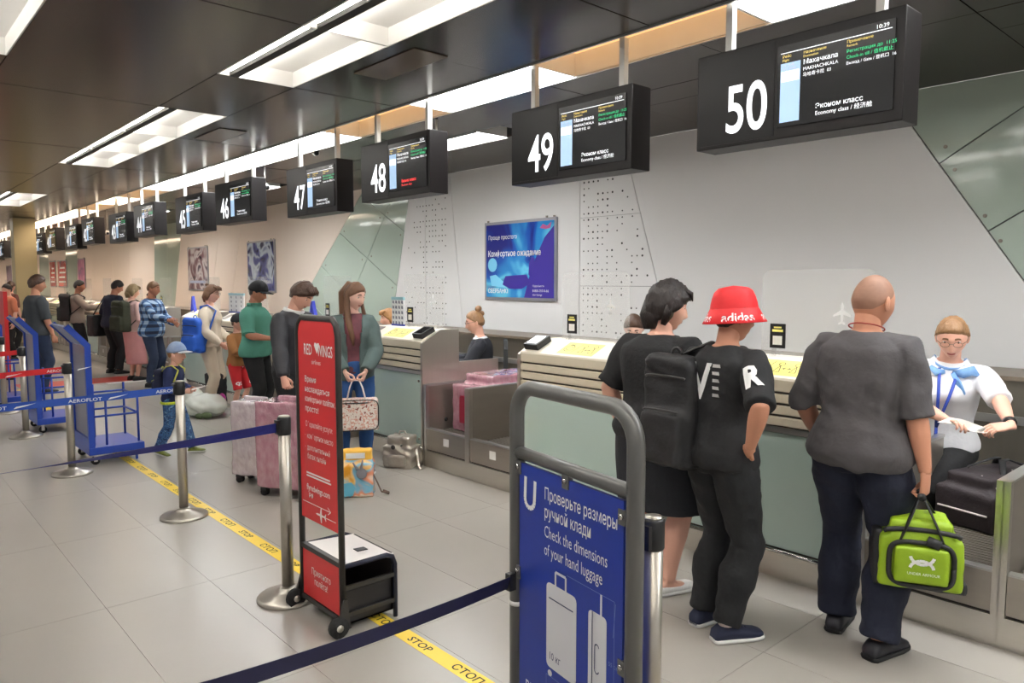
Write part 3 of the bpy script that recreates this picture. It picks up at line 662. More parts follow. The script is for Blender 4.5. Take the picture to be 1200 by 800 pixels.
items = [('RED', 0.078, 1.355, 0.078, 0.62, 0.01), ('WINGS', 0.225, 1.355, 0.078, 0.60, 0.01), ('airlines', 0.16, 1.31, 0.034), ('Время', 0.08, 1.215, 0.042, 0.95, 0.012), ('наслаждаться', 0.08, 1.165, 0.042, 0.9, 0.012),
         ('комфортным полётом,', 0.08, 1.115, 0.042, 0.68, 0.012), ('просто!', 0.08, 1.065, 0.042, 0.95, 0.012), ('Оформляйте услуги:', 0.08, 0.985, 0.040, 0.72), ('·  комфортное место', 0.07, 0.925, 0.040, 0.74), ('·  дополнительный', 0.07, 0.865, 0.040, 0.74), ('   багаж онлайн', 0.07, 0.82, 0.040, 0.74),
         ('flyredwings.com', 0.08, 0.655, 0.046, 0.82, 0.012), ('РФ', 0.10, 0.615, 0.036, 1, 0.012)]
for it_ in items: MB().text([it_], o, U, V).build('lettering', PRINT_W, up_)
l = MB()
l.prism([(0.218, 1.365), (0.245, 1.405), (0.24, 1.418), (0.225, 1.418), (0.218, 1.408), (0.211, 1.418), (0.196, 1.418), (0.191, 1.405)], o, U, V, 0.0008)
strokes(l, [[(0.08, 0.745), (0.33, 0.745)], [(0.08, 0.73), (0.34, 0.73)]], o, U, V, 0.009, 0.001)
strokes(l, [[(0.03, 0.588), (0.33, 0.588)], [(0.30, 0.606), (0.33, 0.588), (0.30, 0.57)], [(0.27, 0.548), (0.38, 0.548)]], o, U, V, 0.004, 0.001)
l.prism([(0.17, 0.548), (0.19, 0.553), (0.215, 0.553), (0.225, 0.585), (0.233, 0.585), (0.235, 0.553), (0.262, 0.552), (0.275, 0.566), (0.28, 0.566), (0.274, 0.548), (0.28, 0.53), (0.275, 0.53), (0.262, 0.544), (0.235, 0.543), (0.233, 0.511), (0.225, 0.511), (0.215, 0.543), (0.19, 0.543)], o, U, V, 0.0008)
l.build('printed_arrow', PRINT_W, up_)
lo = MB().prism([(0.015, 0.085), (W - 0.015, 0.085), (W - 0.015, 0.335), (0.015, 0.335)], (0.006, 0, 0), U, V, 0.012).build('lower_board', RED, t)
for it_ in (('Приятного', 0.11, 0.215, 0.05, 0.8), ('полёта!', 0.14, 0.165, 0.05, 0.8)): MB().text([it_], o, U, V).build('lettering', PRINT_W, lo)
bx = MB().box(0.02, 0.30, -W + 0.02, -W + 0.03, 0.03, 0.20).box(0.02, 0.30, -0.03, -0.02, 0.03, 0.20).box(0.02, 0.30, -W + 0.02, -0.02, 0.03, 0.04).box(0.29, 0.30, -W + 0.02, -0.02, 0.03, 0.33).build('box', mat('dark_box', S(34, 32, 34), 0.5), t)
for y_, z_ in ((-W, 0.225), (-W, 0.09), (0, 0.225)): MB().bar((0.0, y_, z_), (0.30, y_, z_), 0.016, 0.02).build('side_bar', CHAR, t)
tp = MB().obox((0.15, -W / 2, 0.335), (0.15, 0, -0.01), (0, W / 2 - 0.01, 0), (0, 0, 0.004)).build('box_lid', WHITE, t)
MB().obox((0.19, -W / 2 - 0.06, 0.3395), (0.03, 0, -0.002), (0, 0.022, 0), (0, 0, 0.002)).build('slot', BLACK, tp)
strokes(MB(), [[(0.1, 0.06 + 0.03 * i), (0.24 + 0.03 * (i % 2), 0.06 + 0.03 * i)] for i in range(4)], (0.08, 0, 0.3415), U, (1, 0, -0.06), 0.004, 0.001).build('lettering', PRINT_K, tp)
for y_ in (0.0, -W): MB().tube([(0.30, y_, 0.0), (0.30, y_, 0.28), (0.285, y_, 0.32), (0.25, y_, 0.335), (0.0, y_, 0.335)], 0.013, 8, up=(0, 1, 0)).build('rear_leg', mat('navy_frame', S(30, 34, 52), 0.4, 0.3), t)
for y_ in (0.02, -W - 0.02):
    w_ = MB().tube([(-0.035, y_ - 0.015, 0.05), (-0.035, y_ + 0.015, 0.05)], 0.05, 16).build('wheel', RUBBER, t)
    MB().tube([(-0.035, y_ - 0.018, 0.05), (-0.035, y_ + 0.018, 0.05)], 0.018, 10).build('hub', STEEL, w_)
    MB().prism([(-0.05, 0.03), (0.03, 0.03), (0.01, 0.18), (-0.005, 0.18)], (0, y_ + 0.006, 0), (1, 0, 0), V, 0.012).build('wheel_bracket', CHAR, t)

# ---------------------------------------------------------------- blue baggage size stand
BLU = mat('royal_blue_board', S(28, 54, 150), 0.42, 0, 0.03); GREYF = mat('grey_tube_frame', S(104, 104, 102), 0.34, 0.35, 0.04)
L_, R_ = Vector((1.70, 1.87, 0)), Vector((1.60, 1.27, 0)); dv = (R_ - L_); W = dv.length; u_ = dv.normalized(); back = Vector((0, 0, 1)).cross(u_)
if back.x < 0: back = -back
t = thing('size_guide_stand', 'grey tube stand with a blue hand luggage size board', 'stand', (L_.x, L_.y, 0), math.atan2(u_.y, u_.x))
UX = (1, 0, 0)   # local x runs along the board; local +y is away from the aisle
HT = 1.365; r = 0.10
pts = [(0, 0, 0.04)] + [(r - r * math.cos(a), 0, HT - r + r * math.sin(a)) for a in np.linspace(0, math.pi / 2, 7)] + [(W - r + r * math.sin(a), 0, HT - r + r * math.cos(a)) for a in np.linspace(0, math.pi / 2, 7)] + [(W, 0, 0.04)]
MB().tube(pts, 0.026, 14, up=(0, 1, 0)).build('frame', GREYF, t)
MB().tube([(0, 0, 1.135), (W, 0, 1.135)], 0.022, 12).build('cross_tube', GREYF, t)
MB().tube([(0, 0, 0.59), (0, 0, 0.605)], 0.0275, 14).build('band', WHITE, t)
for x_ in (0, W):
    MB().tube([(x_, -0.26, 0.03), (x_, 0.26, 0.03)], 0.026, 12).build('foot', GREYF, t)
bd = MB().box(0.035, W - 0.035, -0.012, 0.0, 0.10, 1.105).build('board', BLU, t)
for (x_, z_) in ((0.035, 1.09), (W / 2, 1.10), (W - 0.035, 1.06), (0.03, 0.72), (W - 0.03, 0.62)):
    c_ = MB().box(x_ - 0.02, x_ + 0.012, -0.016, 0.004, z_ - 0.025, z_ + 0.02).build('clamp', GREYF, t)
    MB().tube([(x_ - 0.005, -0.016, z_), (x_ - 0.005, -0.021, z_)], 0.009, 8).build('screw', CHROME, c_)
o = (0, -0.0125, 0); UXv, VZ = (1, 0, 0), (0, 0, 1)
lines_ = ([('Проверьте размеры', 0.185, 1.015, 0.056, 0.66, 0.004), ('ручной клади', 0.185, 0.955, 0.056, 0.66, 0.004), ('Check the dimensions', 0.185, 0.89, 0.056, 0.64), ('of your hand luggage', 0.185, 0.83, 0.056, 0.64), ('РК+', 0.075, 0.31, 0.06, 0.72, 0.008), ('1 место', 0.08, 0.275, 0.026), ('1 piece', 0.08, 0.25, 0.024)])
for it_ in lines_: MB().text([it_], o, UXv, VZ).build('lettering', PRINT_W, bd)
l = MB()
strokes(l, [[(0.075, 1.065), (0.072, 0.995)] + arc(0.1, 0.99, 0.028, 180, 360, 8) + [(0.132, 1.06)]], o, UXv, VZ, 0.016, 0.001)
l.build('emblem', PRINT_W, bd)
PALE = mat('pale_grey_print', S(222, 222, 226), 0.5, 0, 0.02)
def rr(x0, x1, z0, z1, r):
    return [(x1 - r + r * math.cos(a), z1 - r + r * math.sin(a)) for a in np.linspace(0, math.pi / 2, 4)] + [(x0 + r - r * math.sin(a), z1 - r + r * math.cos(a)) for a in np.linspace(0, math.pi / 2, 4)] + [(x0 + r - r * math.cos(a), z0 + r - r * math.sin(a)) for a in np.linspace(0, math.pi / 2, 4)] + [(x1 - r + r * math.sin(a), z0 + r - r * math.cos(a)) for a in np.linspace(0, math.pi / 2, 4)]
for q_ in (rr(0.20, 0.36, 0.46, 0.745, 0.018), rr(0.42, 0.505, 0.44, 0.735, 0.014), rr(0.205, 0.355, 0.10, 0.265, 0.012), rr(0.43, 0.49, 0.06, 0.235, 0.025)): MB().prism(q_, o, UXv, VZ, 0.001).build('printed_luggage', PALE, bd)
pc = MB()
for x_ in (0.22, 0.335, 0.445, 0.485): pc.prism(arc(x_, 0.44 if x_ < 0.4 else 0.422, 0.011, 0, 330, 11), o, UXv, VZ, 0.001)
strokes(pc, [[(0.25, 0.745), (0.25, 0.79), (0.305, 0.79), (0.305, 0.745)], [(0.48, 0.735), (0.48, 0.80)], [(0.25, 0.26), (0.25, 0.285), (0.31, 0.285), (0.31, 0.26)], [(0.462, 0.23), (0.462, 0.26)]], o, UXv, VZ, 0.009, 0.0012)
pc.build('printed_handles', PALE, bd)
pk = MB().text([('10 кг', 0.215, 0.49, 0.036, 0.8), ('5 кг', 0.225, 0.125, 0.034, 0.8)], (0, -0.0137, 0), UXv, VZ)
strokes(pk, [[(0.215, 0.695), (0.345, 0.695)], rr(0.453, 0.472, 0.55, 0.64, 0.009), [(0.205, 0.25), (0.24, 0.19), (0.28, 0.175), (0.32, 0.18), (0.355, 0.205)], [(0.44, 0.44), (0.44, 0.735)]], (0, -0.0137, 0), UXv, VZ, 0.004, 0.0008)
pk.prism([(0.268, 0.165), (0.292, 0.165), (0.292, 0.19), (0.268, 0.19)], (0, -0.0137, 0), UXv, VZ, 0.0008).build('printed_detail', mat('dark_blue_print', S(40, 50, 96), 0.5), bd)
ln = strokes(MB(), [[(0.31, 0.80), (0.54, 0.80), (0.54, 0.42)], [(0.535, 0.69), (0.54, 0.80), (0.545, 0.69)][:1] + [(0.545, 0.795)], [(0.2, 0.43), (0.36, 0.43)], [(0.2, 0.43), (0.2, 0.28)], [(0.36, 0.43), (0.36, 0.28)], [(0.42, 0.395), (0.51, 0.395)], [(0.31, 0.29), (0.54, 0.29), (0.54, 0.07)]], o, UXv, VZ, 0.0016, 0.001)
ln.text([('55 см', 0.515, 0.60, 0.018), ('20 см', 0.44, 0.38, 0.018), ('40 см', 0.51, 0.2, 0.018)], o, UXv, VZ).build('dimension_line', mat('light_blue_print', S(120, 140, 196), 0.5), bd)

# ---------------------------------------------------------------- blue size-check trolleys
TB = mat('trolley_blue_enamel', S(34, 70, 170), 0.35, 0.1, 0.05, 3); TG = mat('trolley_poster', S(132, 132, 148), 0.3, 0, 0.1, 2)
def trolley(x, y, label):
    t = thing('size_check_trolley', label, 'trolley', (x, y, 0), 0, 'blue size-check trolleys')
    D, W = 0.48, 0.64
    MB().box(0, D, 0, W, 0.10, 0.17, 0.006).build('platform', TB, t)
    for a, b in ((0.06, 0.06), (D - 0.06, 0.06), (0.06, W - 0.06), (D - 0.06, W - 0.06)):
        if a > 0.2: MB().box(a - 0.01, a + 0.01, b - 0.01, b + 0.01, 0, 0.10).build('leg', TB, t)
        else:
            c_ = MB().tube([(a, b - 0.012, 0.04), (a, b + 0.012, 0.04)], 0.04, 12).build('castor', RUBBER, t)
            MB().box(a - 0.015, a + 0.015, b - 0.018, b - 0.013, 0.03, 0.10).box(a - 0.015, a + 0.015, b + 0.013, b + 0.018, 0.03, 0.10).build('fork', STEEL, c_)
    # board with folded head
    prof = [(0.0, 0.17), (0.0, 1.12), (-0.16, 1.30), (-0.12, 1.335), (0.05, 1.14), (0.05, 0.17)]
    for y_ in (0.0, W - 0.04): MB().prism(prof, (0, y_ + 0.04, 0), (1, 0, 0), V, 0.04).build('board_side', TB, t)
    MB().box(0.02, 0.03, 0.04, W - 0.04, 0.25, 1.12).build('board_panel', TG, t)
    MB().obox((-0.065, W / 2, 1.225), (0.082, 0, -0.092), (0, W / 2 - 0.04, 0), (0.006, 0, 0.006)).build('head_panel', mat('trolley_head', S(150, 160, 190), 0.3, 0, 0.2, 4), t)
    MB().box(0.0, 0.05, 0.04, W - 0.04, 0.17, 0.26).build('board_foot', TB, t)
    for z_ in (0.45, 0.62):
        MB().tube([(0.06, 0.08, z_), (D - 0.03, 0.08, z_)], 0.010, 8).tube([(0.06, W - 0.08, z_), (D - 0.03, W - 0.08, z_)], 0.010, 8).tube([(D - 0.03, 0.08, z_), (D - 0.03, W - 0.08, z_)], 0.010, 8).tube([(0.06, 0.08, z_), (0.06, W - 0.08, z_)], 0.010, 8).build('rail', TB, t)
    for a, b in ((0.06, 0.08), (D - 0.03, 0.08), (0.06, W - 0.08), (D - 0.03, W - 0.08), (0.17, 0.08), (0.17, W - 0.08)):
        MB().tube([(a, b, 0.17), (a, b, 0.70 if b > 0.2 else 0.62)], 0.011, 8).build('upright', TB, t)
    return t
trolley(1.60, 7.68, 'blue baggage size trolley nearest the yellow floor tape stop line')
trolley(1.52, 9.72, 'blue baggage size trolley behind a red belt stanchion')
trolley(1.46, 11.85, 'blue baggage size trolley beside the red booth')
b = thing('red_booth', 'red information board behind the blue trolleys', 'board', (2.0, 15.4, 0))
MB().box(0, 0.06, 0, 1.4, 0.1, 1.55).build('panel', mat('red_booth_panel', S(214, 40, 44), 0.4), b); MB().box(-0.05, 0.11, 0.1, 0.2, 0, 0.12).box(-0.05, 0.11, 1.2, 1.3, 0, 0.12).build('foot', CHAR, b)
MB().text([('red wings', 0.25, 1.2, 0.14)], (-0.001, 1.4, 0), U, V).build('lettering', PRINT_W, b)

# ---------------------------------------------------------------- staff chairs and desk-top boards
t = thing('office_chair', 'black mesh office chair beside the agent with a hair bun', 'chair', (5.17, 6.20, 0), math.radians(50))
MB().box(-0.24, 0.24, -0.22, 0.24, 0.44, 0.51, 0.03).build('seat', RUBBER, t)
MB().prism([(-0.2, 0.62), (0.2, 0.62), (0.23, 0.8), (0.21, 1.0), (0.12, 1.09), (-0.12, 1.09), (-0.21, 1.0), (-0.23, 0.8)], (0.0, -0.2, 0), (1, 0, 0), V, 0.04).build('backrest', mat('chair_mesh_fabric', S(44, 46, 46), 0.8, 0, 0.2, 80), t)
MB().bar((0, -0.18, 0.45), (0, -0.22, 0.66), 0.06, 0.02).build('back_stem', BLACK, t)
MB().lathe([(0.03, 0.1), (0.03, 0.44)]).build('gas_lift', CHROME, t)
for k in range(5):
    a = k * 2 * math.pi / 5
    g_ = MB().bar((0, 0, 0.1), (0.27 * math.cos(a), 0.27 * math.sin(a), 0.075), 0.04, 0.03).build('base_arm', BLACK, t)
    MB().ball((0.27 * math.cos(a), 0.27 * math.sin(a), 0.033), 0.033, 8, 6).build('castor', BLACK, g_)
for s_ in (-1, 1): MB().tube([(s_ * 0.24, -0.1, 0.47), (s_ * 0.29, -0.1, 0.52), (s_ * 0.29, -0.1, 0.68), (s_ * 0.27, 0.12, 0.69)], 0.016, 8).build('armrest', BLACK, t)

def easel(x, y, z, label):
    t = thing('desk_sign', label, 'sign', (x, y, z))
    MB().obox((0, 0, 0.13), (0.02, 0, 0.005), (0, 0.012, 0), (0.0, 0.05, 0.13)).obox((0.0, 0.085, 0.13), (0.02, 0, 0), (0, 0.012, 0), (0, -0.04, 0.13)).build('panel', mat('deep_blue_card', S(46, 60, 190), 0.4), t)
    MB().box(-0.03, 0.03, -0.09, 0.17, 0, 0.01).build('foot', BLACK, t)
easel(4.12, 8.1, 1.23, 'blue folded card standing on the desk behind the long haired girl')
easel(4.12, 12.2, 1.23, 'blue folded card standing on the desk beside the white notice board')
def notice(x, y, z, w, hh, label, cells):
    t = thing('notice_board', label, 'notice board', (x, y, z))
    f_ = MB().box(0, 0.012, -w, 0, 0.0, hh).build('sheet', mat('notice_white', S(232, 234, 236), 0.35), t)
    mb = MB()
    random.seed(int(y * 10))
    for i in range(cells):
        for j in range(cells + 1):
            cx_, cz_ = (i + 0.5) * w / cells, hh * (j + 0.6) / (cells + 1.4)
            mb.prism([(cx_ - 0.02 * random.uniform(.5, 1), cz_ - 0.012), (cx_ + 0.02, cz_ - 0.016), (cx_ + 0.014, cz_ + 0.014), (cx_ - 0.012, cz_ + 0.018)], (-0.0005, 0, 0), U, V, 0.0006)
    mb.build('pictogram', mat('notice_ink', S(120, 124, 140), 0.5), f_, kind='stuff')
    MB().box(-0.004, 0.016, -w - 0.005, 0.005, hh - 0.02, hh + 0.01).build('top_strip', mat('notice_strip', S(150, 196, 206), 0.4), t)
    MB().box(-0.004, 0.016, -w - 0.005, 0.005, -0.002, 0.02).build('bottom_strip', mat('notice_blue', S(50, 66, 160), 0.4), t)
p0 = at_x(459, 346, 4.25); notice(4.25, p0[1], 1.262, 0.22, 0.29, 'white notice sheet of small drawings beside the blonde agent', 4)
p0 = at_x(268, 345, 4.25); notice(4.25, p0[1], 1.262, 0.56, 0.28, 'wide white notice board on the desk behind the boy in a brown jacket', 3)
# ---------------------------------------------------------------- people
def skin(name, c): return mat('skin_' + name, c, 0.5, 0, 0.06, 9, 0.05, 90)
def cloth(name, c, var=0.08, rough=0.85, scale=10): return mat('cloth_' + name, c, rough, 0, var, scale, 0.25, 55)
def hairm(name, c): return mat('hair_' + name, c, 0.45, 0, 0.35, 40, 0.5, 120, stretch=(1, 1, 0.25))
def Rz(a): return Matrix.Rotation(math.radians(a), 3, 'Z')
def Rx(a): return Matrix.Rotation(math.radians(a), 3, 'X')
def Ry(a): return Matrix.Rotation(math.radians(a), 3, 'Y')

def head_surface(D, fem=0.0):
    """points of a head seen from its centre along unit directions D (x right, y forward, z up)"""
    a, b, c = 0.0745, 0.095, 0.117
    r = 1 / np.sqrt((D[:, 0] / a) ** 2 + (D[:, 1] / b) ** 2 + (D[:, 2] / c) ** 2)
    x, y, z = (D * r[:, None]).T.copy()
    s = np.clip(-z / c, 0, 1)
    x *= 1 - (0.30 + 0.05 * fem) * s ** 1.3
    y = np.where((y < 0) & (z < 0), y * (1 - 0.42 * s), y)
    f = (y > 0).astype(float)
    y = np.where(y > 0, y * 0.96, y)
    g = lambda u, w: np.exp(-(u / w) ** 2)
    t = (0.016 - z) / 0.052
    h = np.where(t < 0, 0.003 * np.exp(-(t / 0.4) ** 2), np.where(t < 1, 0.003 + 0.021 * np.clip(t, 0, 1), 0.024 * np.exp(-((t - 1) / 0.16) ** 2)))
    y += f * g(x, 0.0095 + 0.006 * np.clip(t, 0, 1)) * h
    ax = np.abs(x)
    y -= f * 0.009 * g(ax - 0.031, 0.014) * g(z - 0.012, 0.010)
    y += f * 0.004 * g(z - 0.033, 0.009) * g(x, 0.05)
    y += f * 0.0055 * g(x, 0.02) * g(z + 0.063, 0.009)
    y -= f * 0.004 * g(x, 0.02) * g(z + 0.08, 0.006)
    y += f * 0.009 * g(x, 0.024) * g(z + 0.102, 0.017)
    x += np.sign(x) * f * 0.003 * g(ax - 0.05, 0.02) * g(z + 0.02, 0.02)
    return np.stack([x, y, z], 1)
def head_grid(n=52, m=36):
    D = []
    for i in range(m + 1):
        ph = -math.pi / 2 + math.pi * i / m
        for j in range(n):
            th = 2 * math.pi * j / n; th = th - 0.28 * math.sin(th)      # denser at the face
            D.append((math.cos(ph) * math.sin(th), math.cos(ph) * math.cos(th), math.sin(ph)))
    F = [(i * n + j, i * n + (j + 1) % n, (i + 1) * n + (j + 1) % n, (i + 1) * n + j) for i in range(m) for j in range(n)]
    F = [f[::-1] for f in F]
    return np.array(D), F
def patch(x0, x1, z0, z1, off, R, C, k, fem=0, n=8, m=4, bow=0.0):
    D = np.array([(x0 + (x1 - x0) * i / n, 0.085, z0 + (z1 - z0) * j / m + bow * (1 - (2 * i / n - 1) ** 2)) for j in range(m + 1) for i in range(n + 1)])
    D /= np.linalg.norm(D, axis=1)[:, None]
    P = head_surface(D, fem); P += D * off
    # thin towards the ends
    vs = [R @ Vector(p * k) + C for p in P]
    return vs, [(j * (n + 1) + i, j * (n + 1) + i + 1, (j + 1) * (n + 1) + i + 1, (j + 1) * (n + 1) + i) for j in range(m) for i in range(n)]

def ik(a, c, l1, l2, hint):
    a, c = Vector(a), Vector(c); d = c - a; L = min(d.length, (l1 + l2) * 0.999); L = max(L, abs(l1 - l2) + 0.01); d.normalize()
    x = (l1 * l1 - l2 * l2 + L * L) / (2 * L); h = math.sqrt(max(l1 * l1 - x * x, 0)); hint = Vector(hint); hint = hint - d * hint.dot(d)
    if hint.length < 1e-5: hint = Vector((0, 1, 0))
    return a + d * x + hint.normalized() * h, a + d * L

TORSO = [(-0.17, .115, .080, 0), (-0.09, .158, .106, -.004), (0.02, .172, .118, -.008), (0.14, .160, .110, -.004), (0.28, .140, .098, 0), (0.45, .150, .106, .004), (0.62, .168, .116, .004), (0.76, .174, .116, 0), (0.85, .160, .102, -.006), (0.91, .126, .088, -.008), (0.96, .092, .076, -.008), (1.0, .072, .068, -.006)]

def interp_rows(rows, t):
    ts = [r[0] for r in rows]
    return [float(np.interp(t, ts, [r[i] for r in rows])) for i in (1, 2, 3)]

class Figure:
    def __init__(s, pelvis=(0, 0, .93), lean=0, twist=0, side=0, head=(0, 0, 0), w=1.0, d=1.0, belly=0.0, bust=0.0, hips=1.0, headk=1.06, limb=1.0, neckf=0.0, shoulders=1.0, neck=0.06):
        s.P0 = Vector(pelvis); s.lean, s.twist, s.side = lean, twist, side; s.w, s.d, s.belly, s.bust, s.hips, s.headk, s.limb = w, d, belly, bust, hips, headk, limb
        N = 24; p = s.P0.copy(); s.sp = []; L = 0.55
        for i in range(N + 1):
            t = i / N; R = s.rot(t); s.sp.append(p.copy()); p = p + R @ Vector((0, 0, L / N))
        s.top = s.sp[-1]
        s.RH = Rz(head[0]) @ Rx(-head[1]) @ Ry(head[2])
        R1 = s.rot(1); nd = (R1 @ Vector((0, 0.12 + neckf, 1)) + s.RH @ Vector((0, 0, 1))).normalized()
        s.hc = s.top + nd * (neck + 0.09 * headk) + s.RH @ Vector((0, 0.015, 0)) * headk
        s.sw = 0.178 * (0.5 + 0.5 * w) * shoulders
        s.sh = {k: s.at(0.845) + s.rot(0.9) @ Vector((q * s.sw, -0.005, 0)) for k, q in (('R', 1), ('L', -1))}
        s.arm, s.leg = {}, {}
    def rot(s, t):
        t = min(max(t, 0), 1); return Rz(s.twist * t) @ Rx(-s.lean * (0.35 + 0.65 * t)) @ Ry(s.side * t)
    def at(s, t):
        if t < 0: return s.P0 + s.rot(0) @ Vector((0, 0, 0.55 * t))
        i = min(t, 1) * 24; k = min(int(i), 23); return s.sp[k].lerp(s.sp[k + 1], i - k)
    def set_arm(s, k, target=None, hint=None, hdir=None, palm=None, curl=0.35, l1=0.285, l2=0.255):
        q = 1 if k == 'R' else -1
        if target is None: target = s.sh[k] + Vector((q * 0.075, 0.06, -0.525))
        if hint is None: hint = (q * 0.35, -1, 0)
        e, w_ = ik(s.sh[k], target, l1, l2, hint)
        hd = Vector(hdir).normalized() if hdir else (w_ - e).normalized()
        pm = Vector(palm) if palm else Vector((-q, 0.2, 0))
        pm = (pm - hd * pm.dot(hd)).normalized()
        s.arm[k] = (s.sh[k], e, w_, hd, pm, curl)
    def set_leg(s, k, foot=None, yaw=0, hint=(0, 1, 0), toe=0.0):
        q = 1 if k == 'R' else -1; hip = s.P0 + s.rot(0) @ Vector((q * 0.092 * s.hips, 0, -0.03))
        if foot is None: foot = (q * 0.1, 0, 0)
        an = Vector((foot[0], foot[1], foot[2] + 0.085)); kn, an = ik(hip, an, 0.43, 0.41, Rz(yaw) @ Vector(hint))
        s.leg[k] = (hip, kn, an, yaw, toe)
    # ---- lofts
    def torso(s, mb, t0, t1, off=0.0, n=28, flare=0.0, offtop=None):
        ts = sorted(set([t0, t1] + [t0 + (t1 - t0) * i / 16 for i in range(17)])); vs = []; k = len(ts)
        for t in ts:
            a, b, yo = interp_rows(TORSO, t); hip = math.exp(-((t - 0.0) / 0.16) ** 2)
            a = a * (s.w * (1 - hip) + s.w * s.hips * hip); b *= s.d
            nk = min(1, max(0, (1 - t) / 0.08)); a = a * nk + interp_rows(TORSO, t)[0] * (1 - nk); b = b * nk + interp_rows(TORSO, t)[1] * (1 - nk)
            o_ = off + flare * max(0, (0.35 - t)) / 0.5
            if t > 0.9: o_ = off * 0.6
            R = s.rot(t); c = s.at(t)
            for j in range(n):
                th = 2 * math.pi * j / n; cx_, sx_ = math.cos(th), math.sin(th)
                ex = 0.85; x = math.copysign(abs(cx_) ** ex, cx_) * (a + o_); y = math.copysign(abs(sx_) ** ex, sx_) * (b + o_)
                if sx_ > 0: y += s.belly * math.exp(-((t - 0.22) / 0.2) ** 2) * sx_ + s.bust * math.exp(-((t - 0.66) / 0.1) ** 2) * sx_ * (0.75 + 0.25 * math.cos(4 * th))
                vs.append(c + R @ Vector((x, y + yo, 0)))
        fs = [(i * n + j, i * n + (j + 1) % n, (i + 1) * n + (j + 1) % n, (i + 1) * n + j) for i in range(k - 1) for j in range(n)]
        mb.add(vs, fs + [tuple(range(n - 1, -1, -1)), tuple((k - 1) * n + j for j in range(n))], True)
    def arm_loft(s, mb, k, upto=2.0, off=0.0, cuff=0.0):
        """upto: 0..1 upper arm, 1..2 forearm"""
        S0, E, W_, *_ = s.arm[k]; inn = s.at(0.86).lerp(S0, 0.5); lk = s.limb
        path = [(inn, .054)] + [(S0 + (E - S0) * f_, r_) for f_, r_ in ((0.0, .053), (0.2, .053), (0.5, .048), (0.8, .043), (1.0, .041))] + [(E + (W_ - E) * f_, r_) for f_, r_ in ((0.15, .043), (0.35, .041), (0.6, .034), (0.85, .027), (1.0, .025))]
        lim = 1 + (5 * min(upto, 1)) + (5 * max(0, upto - 1)); pts, rad = [], []
        for i, (p, r_) in enumerate(path):
            if i > lim + 0.001: break
            pts.append(p); rad.append((r_ * lk if i else r_) + off * (1.0 if i > 1 else 0.8) + (cuff * i / len(path)))
        fr = lim - int(lim)
        if fr > 0.02 and int(lim) + 1 < len(path):
            p0, r0 = path[int(lim)]; p1, r1 = path[int(lim) + 1]; pts.append(p0.lerp(p1, fr)); rad.append((r0 + (r1 - r0) * fr) * lk + off + cuff)
        mb.tube(pts, rad, 14)
    def leg_loft(s, mb, k, upto=2.0, off=0.0, loose=0.0):
        H, K, A, yaw, _ = s.leg[k]; lk = s.limb; back = Rz(yaw) @ Vector((0, -1, 0))
        path = [(H + Vector((0, 0, 0.06)), .086, 0)] + [(H.lerp(K, f_), r_, 0) for f_, r_ in ((0.0, .090), (0.25, .084), (0.55, .072), (0.85, .058), (1.0, .054))] + [(K.lerp(A, f_), r_, bk) for f_, r_, bk in ((0.15, .052, .004), (0.35, .056, .014), (0.6, .046, .010), (0.85, .036, 0), (1.0, .036, 0))]
        lim = 1 + 5 * min(upto, 1) + 5 * max(0, upto - 1); pts, rad = [], []
        for i, (p, r_, bk) in enumerate(path):
            if i > lim + 0.001: break
            pts.append(p + back * bk); rad.append(r_ * (lk if i > 1 else (0.5 + 0.5 * lk)) + off + loose * max(0, i - 4) / 6)
        mb.tube(pts, rad, 16)
    def hand(s, mb, k, fing=8):
        S0, E, W_, hd, pm, curl = s.arm[k]; q = 1 if k == 'R' else -1
        side = hd.cross(pm).normalized()        # towards the thumb (checked below)
        if k == 'L': side = -side
        def pt(a, b, c): return W_ + hd * a + side * b + pm * c
        # palm
        mb.tube([pt(-0.015, 0, 0), pt(0.02, 0, 0), pt(0.05, 0.0, 0.002), pt(0.085, -0.002, 0.003), pt(0.095, -0.002, 0.003)], [(.026, .02), (.031, .018), (.039, .017), (.040, .014), (.034, .009)], 12, up=pm)
        for i, (b, ln, r_) in enumerate(((0.029, .072, .0088), (0.010, .080, .0092), (-0.010, .074, .0088), (-0.028, .058, .0078))):
            base = pt(0.082, b, 0.002); pts = [base]; ang = 0; p = base
            for sg, f_ in enumerate((0.45, 0.32, 0.23)):
                ang += curl * (0.8 + 0.35 * sg) + 0.06 * i
                dr = hd * math.cos(ang) + pm * math.sin(ang); p = p + dr * ln * f_ * 1.05; pts.append(p)
            mb.tube(pts, [r_, r_, r_ * 0.93, r_ * 0.6], fing)
        th = [pt(0.02, 0.022, 0.004), pt(0.045, 0.043, 0.014), pt(0.066, 0.05 - 0.012 * curl, 0.022 + 0.02 * curl), pt(0.088, 0.048 - 0.03 * curl, 0.028 + 0.03 * curl)]
        mb.tube(th, [.013, .0115, .0095, .006], fing)
